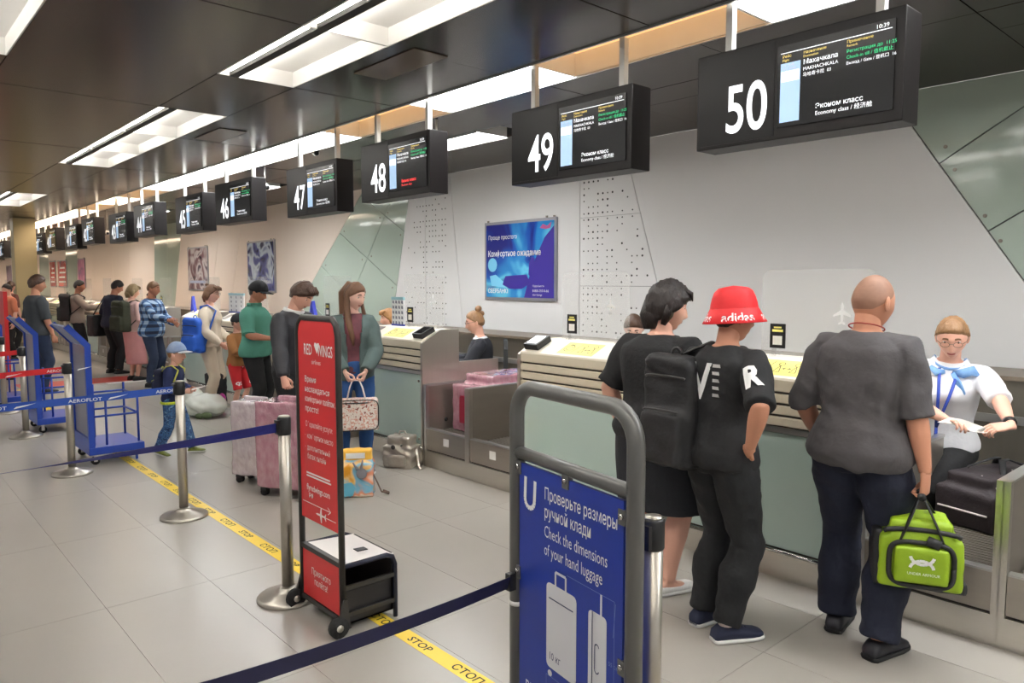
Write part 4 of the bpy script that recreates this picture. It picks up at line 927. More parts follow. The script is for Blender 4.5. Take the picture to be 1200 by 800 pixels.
    def foot_lofts(s, mb, k, off=0.0, sole=False, st=None):
        H, K, A, yaw, toe = s.leg[k]; R = Rz(yaw) @ Rx(-toe); base = A - Vector((0, 0, 0.085))
        rows = st or [(-.075, .022, .035), (-.065, .033, .062), (-.03, .036, .085), (.02, .038, .085), (.07, .043, .066), (.12, .047, .05), (.165, .043, .042), (.19, .030, .034), (.198, .012, .024)]
        n = 12; vs = []
        for (y, hw, hh) in rows:
            hw += off; z1 = hh + off; z0 = 0.012
            if sole: z0, z1, hw = 0.0, 0.024, hw + 0.005
            for j in range(n):
                th = 2 * math.pi * j / n; cx_, sz = math.cos(th), math.sin(th)
                x = hw * math.copysign(abs(cx_) ** 0.7, cx_); z = (z0 + z1) / 2 + (z1 - z0) / 2 * math.copysign(abs(sz) ** (0.4 if sz < 0 or sole else 0.8), sz)
                vs.append(base + R @ Vector((x, y + (0.004 if sole and y > 0.15 else 0), z)))
        m = len(rows)
        fs = [(i * n + j, (i + 1) * n + j, (i + 1) * n + (j + 1) % n, i * n + (j + 1) % n) for i in range(m - 1) for j in range(n)]
        mb.add(vs, fs + [tuple(range(n)), tuple((m - 1) * n + j for j in range(n - 1, -1, -1))], True)

def soft(mb, voxel, name, m, parent, amp=0.0, freq=(13, 13, 7), sm=4):
    me = remeshed(mb, voxel, sm)
    if amp: wrinkle(me, amp, freq)
    me.materials.clear(); me.materials.append(m)
    return put(me, name, parent)

PEOPLE = {}
def person(key, label, x, y, heading, height, fig, skin_m, vox=0.013, z=0.0, fem=0.0, eyes=True, head=True, feet=True, scale=None, hands=True):
    t = thing('person', label, 'person', (x, y, z), math.radians(heading - 90)); sc = scale or height / 1.75; t.scale = (sc, sc, sc)
    mb = MB(); fig.torso(mb, -0.17, 0.985, -0.004)
    R1 = fig.rot(1)
    mb.tube([fig.at(0.9), fig.top, fig.hc - fig.RH @ Vector((0, 0.02, 0.03)) * fig.headk], [.075 * (0.6 + 0.4 * fig.w), .058 * (0.6 + 0.4 * fig.w), .053 * (0.7 + 0.3 * fig.headk)], 14)
    for k in fig.arm: fig.arm_loft(mb, k)
    for k in fig.leg:
        fig.leg_loft(mb, k)
        if feet: fig.foot_lofts(mb, k, -0.004)
    me = remeshed(mb, vox, 3)
    b = MB(); b.add([v.co[:] for v in me.vertices], [p.vertices[:] for p in me.polygons], True); bpy.data.meshes.remove(me)
    D, F = head_grid() if vox < 0.014 else head_grid(34, 24)
    P = head_surface(D, fem) * fig.headk
    b.add([fig.RH @ Vector(p) + fig.hc for p in P], F, True)
    for q in (-1, 1):      # ears
        rt = fig.RH @ Rz(q * 18)
        b.ball(fig.hc + fig.RH @ Vector((q * 0.077, -0.008, -0.004)) * fig.headk, (0.007 * fig.headk, 0.019 * fig.headk, 0.031 * fig.headk), 10, 8, rt)
        b.ball(fig.hc + fig.RH @ Vector((q * 0.073, 0.0, -0.02)) * fig.headk, (0.008 * fig.headk, 0.012 * fig.headk, 0.014 * fig.headk), 8, 6, rt)
    if hands:
        for k in fig.arm: fig.hand(b, k, 8 if vox < 0.014 else 6)
    body = b.build('body', skin_m, t)
    if eyes:
        for q in (-1, 1):
            D1 = np.array([[q * 0.031, 0.085, 0.012]]); D1 /= np.linalg.norm(D1); c = head_surface(D1, fem)[0] * fig.headk
            c = fig.hc + fig.RH @ Vector(c - np.array([0, 0.0075, 0]) * fig.headk)
            e = MB().ball(c, (0.0135 * fig.headk, 0.0105 * fig.headk, 0.0085 * fig.headk), 10, 7, fig.RH).build('eye', mat('eye_white', S(226, 220, 212), 0.3), t)
            MB().ball(c + fig.RH @ Vector((0, 0.0068, -0.0015)) * fig.headk, (0.0072 * fig.headk, 0.005 * fig.headk, 0.0075 * fig.headk), 8, 6, fig.RH).build('iris', mat('iris', S(50, 40, 34), 0.2), e)
    return t, body, fig
def face(t, fig, brow_m, lip_m, fem=0.0):
    mb = MB()
    for q in (-1, 1): mb.add(*patch(q * 0.014, q * 0.050, 0.029, 0.039, 0.0024, fig.RH, fig.hc, fig.headk, fem, 8, 2, 0.004), True)
    mb.build('eyebrows', brow_m, t)
    MB().add(*patch(-0.024, 0.024, -0.072, -0.055, 0.0014, fig.RH, fig.hc, fig.headk, fem, 10, 4, 0.0), True).build('lips', lip_m, t)

def hair_shell(fig, m, parent, front=0.62, side=0.05, back=-0.55, thick=0.016, rough=0.004, seed=0, extra=None, name='hair', fem=0.0, top=0.0, n=52, mm=36, pw=1.6):
    D, F = head_grid(n, mm); P = head_surface(D, fem)
    dy, dz, dx = D[:, 1], D[:, 2], D[:, 0]
    zl = np.where(dy > 0, side + (front - side) * np.clip(dy / 0.85, 0, 1) ** pw, side + (back - side) * np.clip(-dy / 0.75, 0, 1) ** 0.8)
    msk = np.clip((dz - zl) / 0.24 + 0.42, 0, 1); msk = msk * msk * (3 - 2 * msk)
    nz = np.array([noise.noise(Vector((d[0] * 7 + seed, d[1] * 7, d[2] * 2.5))) for d in D])
    off = -0.006 + msk * (thick + 0.006 + rough * nz + top * np.clip(dz, 0, 1))
    P = P + D * off[:, None]
    mb = MB(); mb.add([fig.RH @ Vector(p * fig.headk) + fig.hc for p in P], F, True)
    if extra: extra(mb, lambda v: fig.RH @ (Vector(v) * fig.headk) + fig.hc)
    return mb.build(name, m, parent)
def shoes(t, fig, m, sole_m, names='shoe', off=0.006, lace=None, st=None):
    for k in fig.leg:
        a = MB(); fig.foot_lofts(a, k, off, st=st); o = a.build(names, m, t)
        b = MB(); fig.foot_lofts(b, k, off, True); b.build('sole', sole_m, o)
        if lace:
            H, K, A, yaw, toe = fig.leg[k]; R = Rz(yaw) @ Rx(-toe); base = A - Vector((0, 0, 0.085)); c = MB()
            for i in range(4):
                yy_ = 0.035 + 0.022 * i; zz_ = 0.088 - 0.0075 * i * 1.35
                c.tube([base + R @ Vector((-0.02, yy_, zz_ - 0.004)), base + R @ Vector((0, yy_ + 0.004, zz_ + 0.004)), base + R @ Vector((0.02, yy_, zz_ - 0.004))], 0.0035, 6)
            c.build('laces', lace, o)
def shirt(t, fig, m, hem=-0.05, sleeve=0.62, off=0.014, flare=0.02, vox=0.013, amp=0.010, name='shirt', cuff=0.012, neck=0.985, sm=4, freq=(13, 13, 7)):
    mb = MB(); fig.torso(mb, hem, neck, off, flare=flare)
    for k in fig.arm: fig.arm_loft(mb, k, sleeve, off * 0.9, cuff)
    return soft(mb, vox, name, m, t, amp, freq, sm)
def trousers(t, fig, m, top=0.16, upto=1.93, off=0.012, loose=0.01, vox=0.014, amp=0.009, name='trousers', sm=4):
    mb = MB(); fig.torso(mb, -0.17, min(top, 0.02) if amp > 0.012 else top, off * (0.5 if amp > 0.012 else 1))
    for k in fig.leg: fig.leg_loft(mb, k, upto, off, loose)
    return soft(mb, vox, name, m, t, amp, (11, 11, 8), sm)
def skirt(t, fig, m, top=0.2, bottom_z=0.48, off=0.016, wid=0.06, name='skirt', vox=0.014, amp=0.005):
    mb = MB(); fig.torso(mb, -0.12, top, off)
    c = fig.P0; n = 24; vs = []; zs = [c.z + 0.02, c.z - 0.1, c.z - 0.25, bottom_z]
    kc = (fig.leg['L'][1] + fig.leg['R'][1]) / 2
    for i, z_ in enumerate(zs):
        f_ = (c.z - z_) / max(0.01, c.z - kc.z); ce = Vector((c.x, c.y, 0)).lerp(Vector((kc.x, kc.y, 0)), min(1, max(0, f_)) * 0.8)
        a, b = (0.172 * fig.w * fig.hips + off + wid * i / 3 * 0.5, 0.118 * fig.d + off + wid * i / 3)
        vs += [(ce.x + a * math.cos(2 * math.pi * j / n), ce.y + b * math.sin(2 * math.pi * j / n) - 0.01, z_) for j in range(n)]
    k = len(zs); fs = [(i * n + j, (i + 1) * n + j, (i + 1) * n + (j + 1) % n, i * n + (j + 1) % n) for i in range(k - 1) for j in range(n)]
    mb.add(vs, fs + [tuple(range(n)), tuple((k - 1) * n + j for j in range(n - 1, -1, -1))], True)
    return soft(mb, vox, name, m, t, amp, (12, 12, 3))
def to_local(t, w):
    s_ = t.scale[0]; a = -t.rotation_euler[2]; d = Vector(w) - t.location
    return Vector((d.x * math.cos(a) - d.y * math.sin(a), d.x * math.sin(a) + d.y * math.cos(a), d.z)) / s_
class _T:       # frame of a person before it exists, for placing hands at points of the place
    def __init__(s, x, y, heading, height, z=0.0): s.location = Vector((x, y, z)); s.rotation_euler = (0, 0, math.radians(heading - 90)); k = height / 1.75; s.scale = (k, k, k)
def stand(fig, spread=0.11, yaw=8, fwd=(0, 0)):
    fig.set_leg('R', (spread, fwd[0], 0), -yaw); fig.set_leg('L', (-spread, fwd[1], 0), yaw)
def glasses(t, fig, m):
    mb = MB(); f = lambda v: fig.RH @ (Vector(v) * fig.headk) + fig.hc
    for q in (-1, 1):
        mb.tube([f((q * 0.031 + 0.022 * math.cos(a), 0.099 - 0.1 * (abs(q * 0.031 + 0.022 * math.cos(a)) ** 1.6), 0.010 + 0.016 * math.sin(a))) for a in np.linspace(0, 2 * math.pi, 15)], 0.0016, 5)
        mb.tube([f((q * 0.053, 0.090, 0.014)), f((q * 0.072, 0.06, 0.014)), f((q * 0.079, -0.005, 0.012))], 0.0016, 5)
    mb.tube([f((-0.009, 0.1, 0.012)), f((0, 0.104, 0.015)), f((0.009, 0.1, 0.012))], 0.0016, 5)
    mb.build('glasses', m, t)
def cap(t, fig, m, brim_m=None, up=0.0):
    f = lambda v: fig.RH @ (Vector(v) * fig.headk) + fig.hc
    D, F = head_grid(40, 28); P = head_surface(D)
    zl = 0.16 + 0.24 * np.clip(D[:, 1], 0, 1) - 0.06 * np.clip(-D[:, 1], 0, 1); msk = np.clip((D[:, 2] - zl) / 0.06 + 0.5, 0, 1)
    P = P + D * (-0.008 + msk * 0.030 + 0.008 * np.clip(D[:, 2], 0, 1))[:, None]
    o = MB().add([f(p) for p in P], F, True).build('cap', m, t)
    n = 14; vs = []
    for r_, z_ in ((0, 0.0), (1, 0.004)):
        for th in (0, 1):
            for i in range(n + 1):
                a = math.radians(-62 + 124 * i / n); R0, R1_ = 0.098, 0.175
                rr_ = R0 if r_ == 0 else R0 + (R1_ - R0) * math.cos(a * 0.75) ** 0.5
                vs.append(f((rr_ * math.sin(a) * 0.82, rr_ * math.cos(a), 0.047 + up - (0.012 if r_ else 0) - 0.012 * abs(math.sin(a)) ** 2 - 0.004 * th)))
    q = n + 1; fs = []
    for i in range(n): fs += [(i, i + 1, 2 * q + i + 1, 2 * q + i), (q + i, 3 * q + i, 3 * q + i + 1, q + i + 1), (2 * q + i, 2 * q + i + 1, 3 * q + i + 1, 3 * q + i), (i, q + i, q + i + 1, i + 1)]
    MB().add(vs, fs, True).build('brim', brim_m or m, o)
    return o
SKIN_A = skin('fair', S(222, 170, 148)); SKIN_B = skin('tan', S(196, 138, 110)); SKIN_C = skin('pale', S(230, 186, 168)); SKIN_D = skin('olive', S(180, 122, 96))
LIP = mat('lips', S(168, 84, 80), 0.4)
def W2(x, y, heading, height, w, z=0.0): return to_local(_T(x, y, heading, height, z), w)
BLACKC = cloth('black', S(26, 26, 28)); NAVYC = cloth('navy', S(26, 32, 56)); JEANS = cloth('jeans', S(44, 84, 140), 0.25, 0.9, 14); DKJEANS = cloth('dark_jeans', S(40, 52, 78), 0.2)
SOLEW = mat('white_sole', S(226, 224, 220), 0.6); SOLEK = mat('black_sole', S(24, 24, 24), 0.7)
HB, HK, HG, HL = hairm('brown', S(74, 50, 36)), hairm('black', S(34, 26, 24)), hairm('gold', S(158, 112, 66)), hairm('light_brown', S(112, 78, 52))

# --- bald man in a grey shirt, seen from behind
x, y, hd, h = 3.49, 1.45, 2, 1.77
f = Figure(lean=3, head=(-20, 10, 0), w=1.06, d=1.2, belly=0.05, limb=1.1, hips=1.06, shoulders=0.95, headk=1.1, neck=0.03)
hand_r = W2(x, y, hd, h, (3.50, 1.155, 0.80))
f.set_arm('R', hand_r, (0.4, -1, 0.1), (0.02, 0.06, -1), (-1, 0.1, 0), 1.0)
f.set_arm('L', (-0.25, 0.13, 0.92), (-0.5, -1, 0), None, None, 0.5)
f.set_leg('R', (0.13, -0.05, 0), -12); f.set_leg('L', (-0.12, 0.10, 0), 10)
t, b, f = person('bald', 'bald man in a grey t-shirt and navy trousers at the desk', x, y, hd, h, f, SKIN_B, 0.011)
shirt(t, f, cloth('heather_grey', S(80, 77, 79), 0.12, 0.9, 30), -0.13, 0.82, 0.024, 0.03, 0.010, 0.016, 'shirt', 0.008, freq=(13, 13, 8)); bald = (t, f)
trousers(t, f, cloth('navy_trousers', S(22, 27, 46), 0.08), 0.1, 1.97, 0.026, 0.020, 0.011, 0.016)
shoes(t, f, mat('dark_shoe', S(28, 28, 36), 0.5), SOLEK)
f2 = lambda v: f.RH @ Vector(v) + f.hc
hair_shell(f, mat('shaved_hair', S(150, 112, 92), 0.6, 0, 0.15, 60), t, 0.8, 0.1, -0.5, 0.0006, 0.0, name='stubble')
MB().tube([f.top + f.rot(1) @ Vector((0.076 * math.cos(a), 0.07 * math.sin(a) - 0.004, 0.012 + 0.02 * (-math.sin(a)))) for a in np.linspace(0, 2 * math.pi, 25)], 0.0035, 6).build('neck_cord', mat('red_cord', S(150, 50, 40), 0.6), t)

# --- youth in a red bucket hat
x, y, hd, h = 3.11, 1.955, -14, 1.68
f = Figure(lean=5, twist=12, head=(-14, 2, 0), w=0.97, d=1.05, limb=1.06, shoulders=0.95, headk=1.04, neckf=0.25, neck=0.042)
f.set_arm('R', (0.225, -0.03, 1.0), (0.8, -0.55, 0.1), (-0.8, 0.2, -0.45), (0, 1, 0.2), 0.3)
f.set_arm('L', (-0.22, 0.16, 0.95), (-0.6, -1, 0), None, None, 0.5)
f.set_leg('R', (0.10, -0.03, 0), -14); f.set_leg('L', (-0.10, 0.0, 0), 6)
t, b, f = person('youth', 'youth in a red bucket hat and black clothes with a black backpack', x, y, hd, h, f, SKIN_B, 0.011)
sh_y = shirt(t, f, BLACKC, -0.10, 0.80, 0.020, 0.03, 0.011, 0.016, 'shirt', 0.014)
trousers(t, f, cloth('black_joggers', S(22, 23, 25)), 0.12, 1.9, 0.022, 0.012, 0.011, 0.016)
shoes(t, f, mat('navy_canvas', S(28, 34, 58), 0.8), SOLEW, lace=mat('navy_lace', S(20, 22, 34), 0.8))
for k in f.leg:
    A = f.leg[k][2]; MB().tube([A + Vector((0, 0, 0.0)), A + Vector((0, 0, 0.03))], 0.041, 12).build('sock', mat('pale_sock', S(206, 190, 186), 0.9), t)
youth = (t, f)
HATR_ = f.RH @ Rx(4) @ Ry(-3)
g = lambda v: HATR_ @ (Vector(v) * f.headk) + f.hc
hair_shell(f, HK, t, 0.5, 0.0, -0.5, 0.006)
HATR = mat('red_hat_nylon', S(216, 26, 34), 0.55, 0, 0.06, 8, 0.3, 14)
prof = [(0.045, 0.150), (0.072, 0.144), (0.091, 0.128), (0.103, 0.10), (0.111, 0.07), (0.115, 0.045)]
n = 40; vs = []
for r_, z_ in [(0.001, 0.156)] + prof: vs += [g((r_ * 0.86 * math.sin(2 * math.pi * j / n), r_ * 1.03 * math.cos(2 * math.pi * j / n), z_ + 0.003 * math.sin(5 * 2 * math.pi * j / n) * (z_ < 0.13))) for j in range(n)]
k = len(prof) + 1
hat = MB().add(vs, [(i * n + j, i * n + (j + 1) % n, (i + 1) * n + (j + 1) % n, (i + 1) * n + j) for i in range(k - 1) for j in range(n)], True).build('bucket_hat', HATR, t)
vs = []; br = [(0.1145, 0.047), (0.130, 0.018), (0.153, -0.022), (0.1515, -0.024), (0.128, 0.016), (0.1125, 0.045)]
for r_, z_ in br: vs += [g((r_ * 0.88 * math.sin(2 * math.pi * j / n), r_ * 1.03 * math.cos(2 * math.pi * j / n), z_)) for j in range(n)]
k = len(br); MB().add(vs, [(i * n + j, i * n + (j + 1) % n, (i + 1) * n + (j + 1) % n, (i + 1) * n + j) for i in range(k - 1) for j in range(n)], True).build('hat_brim', HATR, hat)
def wrap_text(st, a0, size, rr_, z0, slope):      # lettering running round the brim, slanting out with it
    mb = MB(); cu = bpy.data.curves.new('text', 'FONT'); cu.body = st; cu.size = size; cu.resolution_u = 2; cu.offset = 0.02 * size
    ob = bpy.data.objects.new('text', cu); me = bpy.data.meshes.new_from_object(ob); vs = []
    for q in me.vertices:
        r_ = rr_ - slope * q.co.y; a = a0 - q.co.x / 0.122
        vs.append(g((r_ * 0.88 * math.sin(a), r_ * 1.03 * math.cos(a), z0 + q.co.y)))
    mb.add(vs, [p.vertices[:] for p in me.polygons]); bpy.data.objects.remove(ob); bpy.data.curves.remove(cu); bpy.data.meshes.remove(me); return mb
for a_ in (232, 142, 52, -38):
    wrap_text('adidas', math.radians(a_), 0.056, 0.1475, -0.013, 0.55).build('hat_lettering', PRINT_W, hat)
tf = MB()     # three-leaf emblem at the crown
for a_ in (-0.6, 0, 0.6):
    tf.add([g((0.03 * math.sin(a_) + 0.013 * math.cos(q) * math.cos(a_) + 0.03 * math.sin(q) * math.sin(a_), -0.055 - 0.0 + 0.02 * math.cos(a_) * 0 + 0.013 * math.cos(q) * -math.sin(a_) * 0.4 - 0.012 + 0.028 * math.sin(q) * math.cos(a_), 0.1585)) for q in np.linspace(0, 2 * math.pi, 13)[:-1]], [tuple(range(11, -1, -1))])
tf.build('hat_emblem', PRINT_W, hat)
# letters printed on the shirt: V between rib marks on the back, R on the right sleeve
def stick_print(mb_items, sh, t_, o_, u_, v_, m, name, proud=0.004):
    """lay flat lettering onto the garment: every point slides along the plane normal until it meets the cloth"""
    mb = MB().text(mb_items[0], o_, u_, v_, 0.0)
    for pl in mb_items[1]: mb.prism(pl, o_, u_, v_, 0.0002)
    nrm = Vector(u_).cross(Vector(v_)).normalized()
    # subdivide so that the print follows the folds
    me = mb.mesh('p', None); bm = bmesh.new(); bm.from_mesh(me); bpy.data.meshes.remove(me)
    bmesh.ops.triangulate(bm, faces=bm.faces[:]); bmesh.ops.subdivide_edges(bm, edges=bm.edges[:], cuts=2, use_grid_fill=True)
    for v in bm.verts:
        hit, loc, nn, i = sh.ray_cast(v.co + nrm * 0.25, -nrm, distance=0.6)
        if hit: v.co = loc + nrm * proud
    me = bpy.data.meshes.new(name); bm.to_mesh(me); bm.free(); me.materials.append(m); return put(me, name, sh)
bpy.context.view_layer.update()
ribs = []
for i in range(5):
    for q in (-1, 1): ribs.append([(q * 0.055 + (0 if q > 0 else -0.042), 0.012 + i * 0.036), (q * 0.055 + (0.042 if q > 0 else 0), 0.012 + i * 0.036), (q * 0.055 + (0.036 if q > 0 else 0), 0.028 + i * 0.036), (q * 0.055 + (0 if q > 0 else -0.036), 0.028 + i * 0.036)])
stick_print(([('V', -0.062, 0.0, 0.25, 0.70, 0.02)], ribs), sh_y, t, Vector((-0.005, -0.30, 1.22)), Vector((1, 0, 0)), Vector((0, 0, 1)), PRINT_W, 'shirt_print')
S0, E_ = f.arm['R'][0], f.arm['R'][1]; va = (S0 - E_).normalized(); nr = Vector((0.6, -0.75, 0)); ur = va.cross(nr).normalized() * 1; ur = ur if ur.dot(Vector((1, 1, 0))) > 0 else -ur
stick_print(([('R', -0.05, -0.065, 0.17, 0.80, 0.04)], []), sh_y, t, S0.lerp(E_, 0.48) + ur.cross(va).normalized() * 0.02, ur, va, PRINT_W, 'sleeve_print')

# --- woman in black with bare calves
x, y, hd, h = 3.30, 2.48, -6, 1.70
f = Figure(lean=4, head=(-30, 8, 0), w=1.28, d=1.35, belly=0.05, bust=0.05, limb=1.28, hips=1.05, shoulders=1.1, headk=1.12, neck=0.045)
f.set_arm('R', (0.27, 0.14, 0.95), (0.6, -1, 0), None, None, 0.5); f.set_arm('L', (-0.30, 0.02, 0.90), (-0.8, -1, 0), None, None, 0.5)
stand(f, 0.1, 8)
t, b, f = person('woman', 'dark haired woman in a black top, dark skirt and white slip-on shoes', x, y, hd, h, f, SKIN_A, 0.012, fem=1)
shirt(t, f, BLACKC, -0.12, 0.72, 0.022, 0.03, 0.012, 0.008, 'shirt', 0.02)
skirt(t, f, cloth('dark_skirt', S(30, 32, 38)), 0.1, 0.49, 0.03, 0.05)
shoes(t, f, mat('white_slip_on', S(228, 226, 222), 0.7, 0, 0.12, 120), SOLEW, st=[(-.075, .022, .03), (-.065, .033, .05), (-.03, .036, .052), (.02, .038, .045), (.07, .043, .042), (.12, .047, .042), (.165, .043, .038), (.19, .030, .03), (.198, .012, .022)])
face(t, f, HK, LIP, 1)
def bob(mb, g_):
    mb.tube([g_((0, -0.075, 0.02)), g_((0, -0.09, -0.05)), g_((0, -0.075, -0.115))], [(.07, .03), (.068, .034), (.05, .02)], 14, up=(0, 1, 0))
    for q in (-1, 1): mb.tube([g_((q * 0.075, -0.01, 0.03)), g_((q * 0.083, -0.02, -0.03)), g_((q * 0.072, -0.035, -0.085))], [(.02, .035), (.02, .035), (.008, .018)], 10)
    for i in range(5): mb.tube([g_((-0.05 + 0.025 * i, 0.05, 0.10)), g_((-0.062 + 0.03 * i, 0.09, 0.085)), g_((-0.066 + 0.032 * i, 0.1, 0.05))], [.018, .014, .004], 8)
hair_shell(f, HK, t, 0.5, -0.25, -0.75, 0.024, 0.012, 4, bob, fem=1, top=0.008)

# --- agent in a white shirt with scarf, lanyard and glasses, handling a baggage tag
x, y, hd, h = 5.26, 1.66, 184, 1.84
f = Figure(pelvis=(0, 0, 0.63), lean=14, side=-5, twist=14, head=(12, 26, 0), w=0.98, d=1.0, bust=0.03, hips=1.0, shoulders=1.04, headk=1.06)
hr = W2(x, y, hd, h, at_x(1110, 492, 4.80)); hl = W2(x, y, hd, h, at_x(1190, 508, 4.74))
f.set_arm('R', hr, (0.9, -0.5, -0.8), (-0.75, 0.55, 0.1), (-0.1, 0.2, -1), 0.5)
f.set_arm('L', hl, (-1.0, -0.5, 0.1), (0.75, 0.6, -0.1), (0.2, -0.3, -1), 0.55)
f.set_leg('R', (0.24, 0.20, 0.0)); f.set_leg('L', (0.08, 0.20, 0.0))
t, b, f = person('agent', 'agent in a white shirt and blue scarf holding a paper tag', x, y, hd, h, f, SKIN_A, 0.011, fem=1)
WSH = cloth('white_shirt', S(236, 236, 240), 0.03)
ws = shirt(t, f, WSH, -0.02, 0.80, 0.016, 0.02, 0.011, 0.008, 'shirt', 0.022)
trousers(t, f, BLACKC, 0.12)
shoes(t, f, BLACK, SOLEK)
face(t, f, HL, LIP, 1)
hair_shell(f, hairm('dark_blond', S(142, 106, 72)), t, 0.70, 0.0, -0.5, 0.011, 0.006, 9, lambda mb, g_: mb.tube([g_((0, -0.095, 0.03)), g_((0, -0.125, 0.01)), g_((0.0, -0.125, -0.06)), g_((0.01, -0.11, -0.13))], [.03, .03, .022, .008], 10), fem=1, pw=0.7)
glasses(t, f, mat('thin_metal', S(120, 104, 90), 0.3, 0.8))
SCARF = mat('blue_scarf', S(60, 120, 196), 0.55, 0, 0.5, 18, col2=S(150, 190, 226)); tl = lambda v: f.top + f.rot(1) @ Vector(v)
mb = MB(); mb.tube([tl((0.085 * math.cos(a), 0.078 * math.sin(a), -0.012 - 0.03 * max(0, math.sin(a)))) for a in np.linspace(-0.4, math.pi + 0.4, 15)], [(.010, .022)] * 15, 8)
mb.tube([tl((-0.02, 0.095, -0.05)), tl((-0.07, 0.115, -0.04)), tl((-0.12, 0.10, -0.02)), tl((-0.15, 0.09, -0.05))], [(.006, .012), (.008, .028), (.008, .03), (.003, .01)], 8)
mb.tube([tl((-0.02, 0.1, -0.05)), tl((-0.05, 0.13, -0.10)), tl((-0.075, 0.135, -0.16)), tl((-0.09, 0.135, -0.19))], [(.008, .012), (.008, .028), (.006, .03), (.003, .006)], 8)
mb.tube([tl((0.02, 0.095, -0.05)), tl((0.06, 0.11, -0.055)), tl((0.10, 0.085, -0.03))], [(.006, .012), (.008, .024), (.003, .012)], 8); mb.build('scarf', SCARF, t)
for q in (-1, 1): MB().add([tl((q * 0.02, 0.098, -0.045)), tl((q * 0.085, 0.02, 0.02)), tl((q * 0.125, 0.06, -0.02)), tl((q * 0.09, 0.11, -0.075)), tl((q * 0.05, 0.112, -0.07)), tl((q * 0.02, 0.085, -0.04)), tl((q * 0.082, 0.012, 0.012)), tl((q * 0.12, 0.05, -0.03)), tl((q * 0.085, 0.10, -0.085)), tl((q * 0.048, 0.10, -0.08))], [(0, 1, 2, 3, 4), (9, 8, 7, 6, 5), (0, 5, 6, 1), (1, 6, 7, 2), (2, 7, 8, 3), (3, 8, 9, 4), (4, 9, 5, 0)]).build('collar', WSH, t)
LAN = mat('blue_lanyard', S(40, 66, 160), 0.6, 0, 0.2, 40); mb = MB()
bl = f.at(0.30) + f.rot(0.3) @ Vector((0.01, 0.185, 0))
for q in (-1, 1): mb.tube([tl((q * 0.05, 0.09, -0.03)), f.at(0.68) + f.rot(0.7) @ Vector((q * 0.028, 0.185, 0)), bl], [(.009, .003)] * 3, 6, up=(0, 1, 0))
mb.tube([bl, bl + Vector((0, 0.0, -0.12))], [(.009, .002)] * 2, 6, up=(0, 1, 0)); mb.obox(bl + Vector((0, 0.01, -0.17)), (0.03, 0, 0), (0, 0.002, 0), (0, 0, 0.05)); mb.build('lanyard', LAN, t)
E0, W0 = f.arm['L'][1], f.arm['L'][2]; dwr = (W0 - E0).normalized(); MB().tube([W0 - dwr * 0.045, W0 - dwr * 0.02], 0.033, 14).build('watch', mat('dark_watch', S(40, 36, 36), 0.3, 0.5), t)
agent = (t, f)

# --- agent at the next desk: only the head shows above the counter
x, y, hd, h = 5.12, 4.09, 214, 1.70
f = Figure(pelvis=(0, 0, 0.70), lean=16, head=(0, 34, 0)); f.set_arm('R', (0.16, 0.34, 0.82), (1, -0.3, -0.5)); f.set_arm('L', (-0.16, 0.34, 0.82), (-1, -0.3, -0.5)); f.set_leg('R', (0.11, 0.38, 0)); f.set_leg('L', (-0.11, 0.38, 0))
t, b, f = person('agent2', 'agent with parted brown hair bent low behind the counter', x, y, hd, h, f, SKIN_C, 0.013, fem=1)
shirt(t, f, BLACKC, -0.05, 1.9); trousers(t, f, BLACKC); shoes(t, f, BLACK, SOLEK); face(t, f, HB, LIP, 1)
hair_shell(f, HB, t, 0.70, 0.05, -0.6, 0.010, 0.003, 3, lambda mb, g_: mb.ball(g_((0, -0.105, 0.0)), 0.035), fem=1)

# --- agent with a hair bun, glasses and black blazer
x, y, hd, h = 5.15, 6.22, 140, 1.72
f = Figure(pelvis=(0, 0, 0.60), lean=6, head=(4, 12, 0), w=0.95, bust=0.02); f.set_arm('R', (0.16, 0.36, 0.86), (1, -0.3, -0.6)); f.set_arm('L', (-0.12, 0.36, 0.86), (-1, -0.3, -0.6)); f.set_leg('R', (0.11, 0.38, 0)); f.set_leg('L', (-0.11, 0.38, 0))
t, b, f = person('agent3', 'agent with a hair bun, glasses and a black blazer', x, y, hd, h, f, SKIN_A, 0.012, fem=1)
shirt(t, f, cloth('blouse', S(228, 232, 238)), -0.05, 0.5, 0.008, 0); trousers(t, f, BLACKC); shoes(t, f, BLACK, SOLEK); face(t, f, HL, LIP, 1)
mb = MB()
for q in (0,): pass
bz = shirt(t, f, cloth('blazer', S(34, 36, 44)), -0.08, 1.92, 0.020, 0.015, 0.012, 0.005, 'blazer', 0.01, neck=0.955)
for q in (-1, 1): MB().add([f.top + f.rot(1) @ Vector(v) for v in ((q * .06, .04, .02), (q * .085, .02, .0), (q * .05, .11, -.10), (q * .0, .13, -.17), (q * .06, .03, .01), (q * .085, .01, -.01), (q * .05, .10, -.11), (0, .12, -.18))], [(0, 1, 2, 3), (7, 6, 5, 4), (0, 4, 5, 1), (1, 5, 6, 2), (2, 6, 7, 3), (3, 7, 4, 0)]).build('shirt_collar', cloth('blouse', S(228, 232, 238)), t)
glasses(t, f, mat('dark_frame', S(40, 30, 30), 0.4))
hair_shell(f, hairm('dark_blond', S(142, 106, 72)), t, 0.70, 0.0, -0.5, 0.011, 0.006, 5, lambda mb, g_: mb.ball(g_((0, -0.065, 0.135)), (0.04, 0.04, 0.036)).ball(g_((0, -0.09, 0.08)), 0.03), fem=1, pw=0.7)

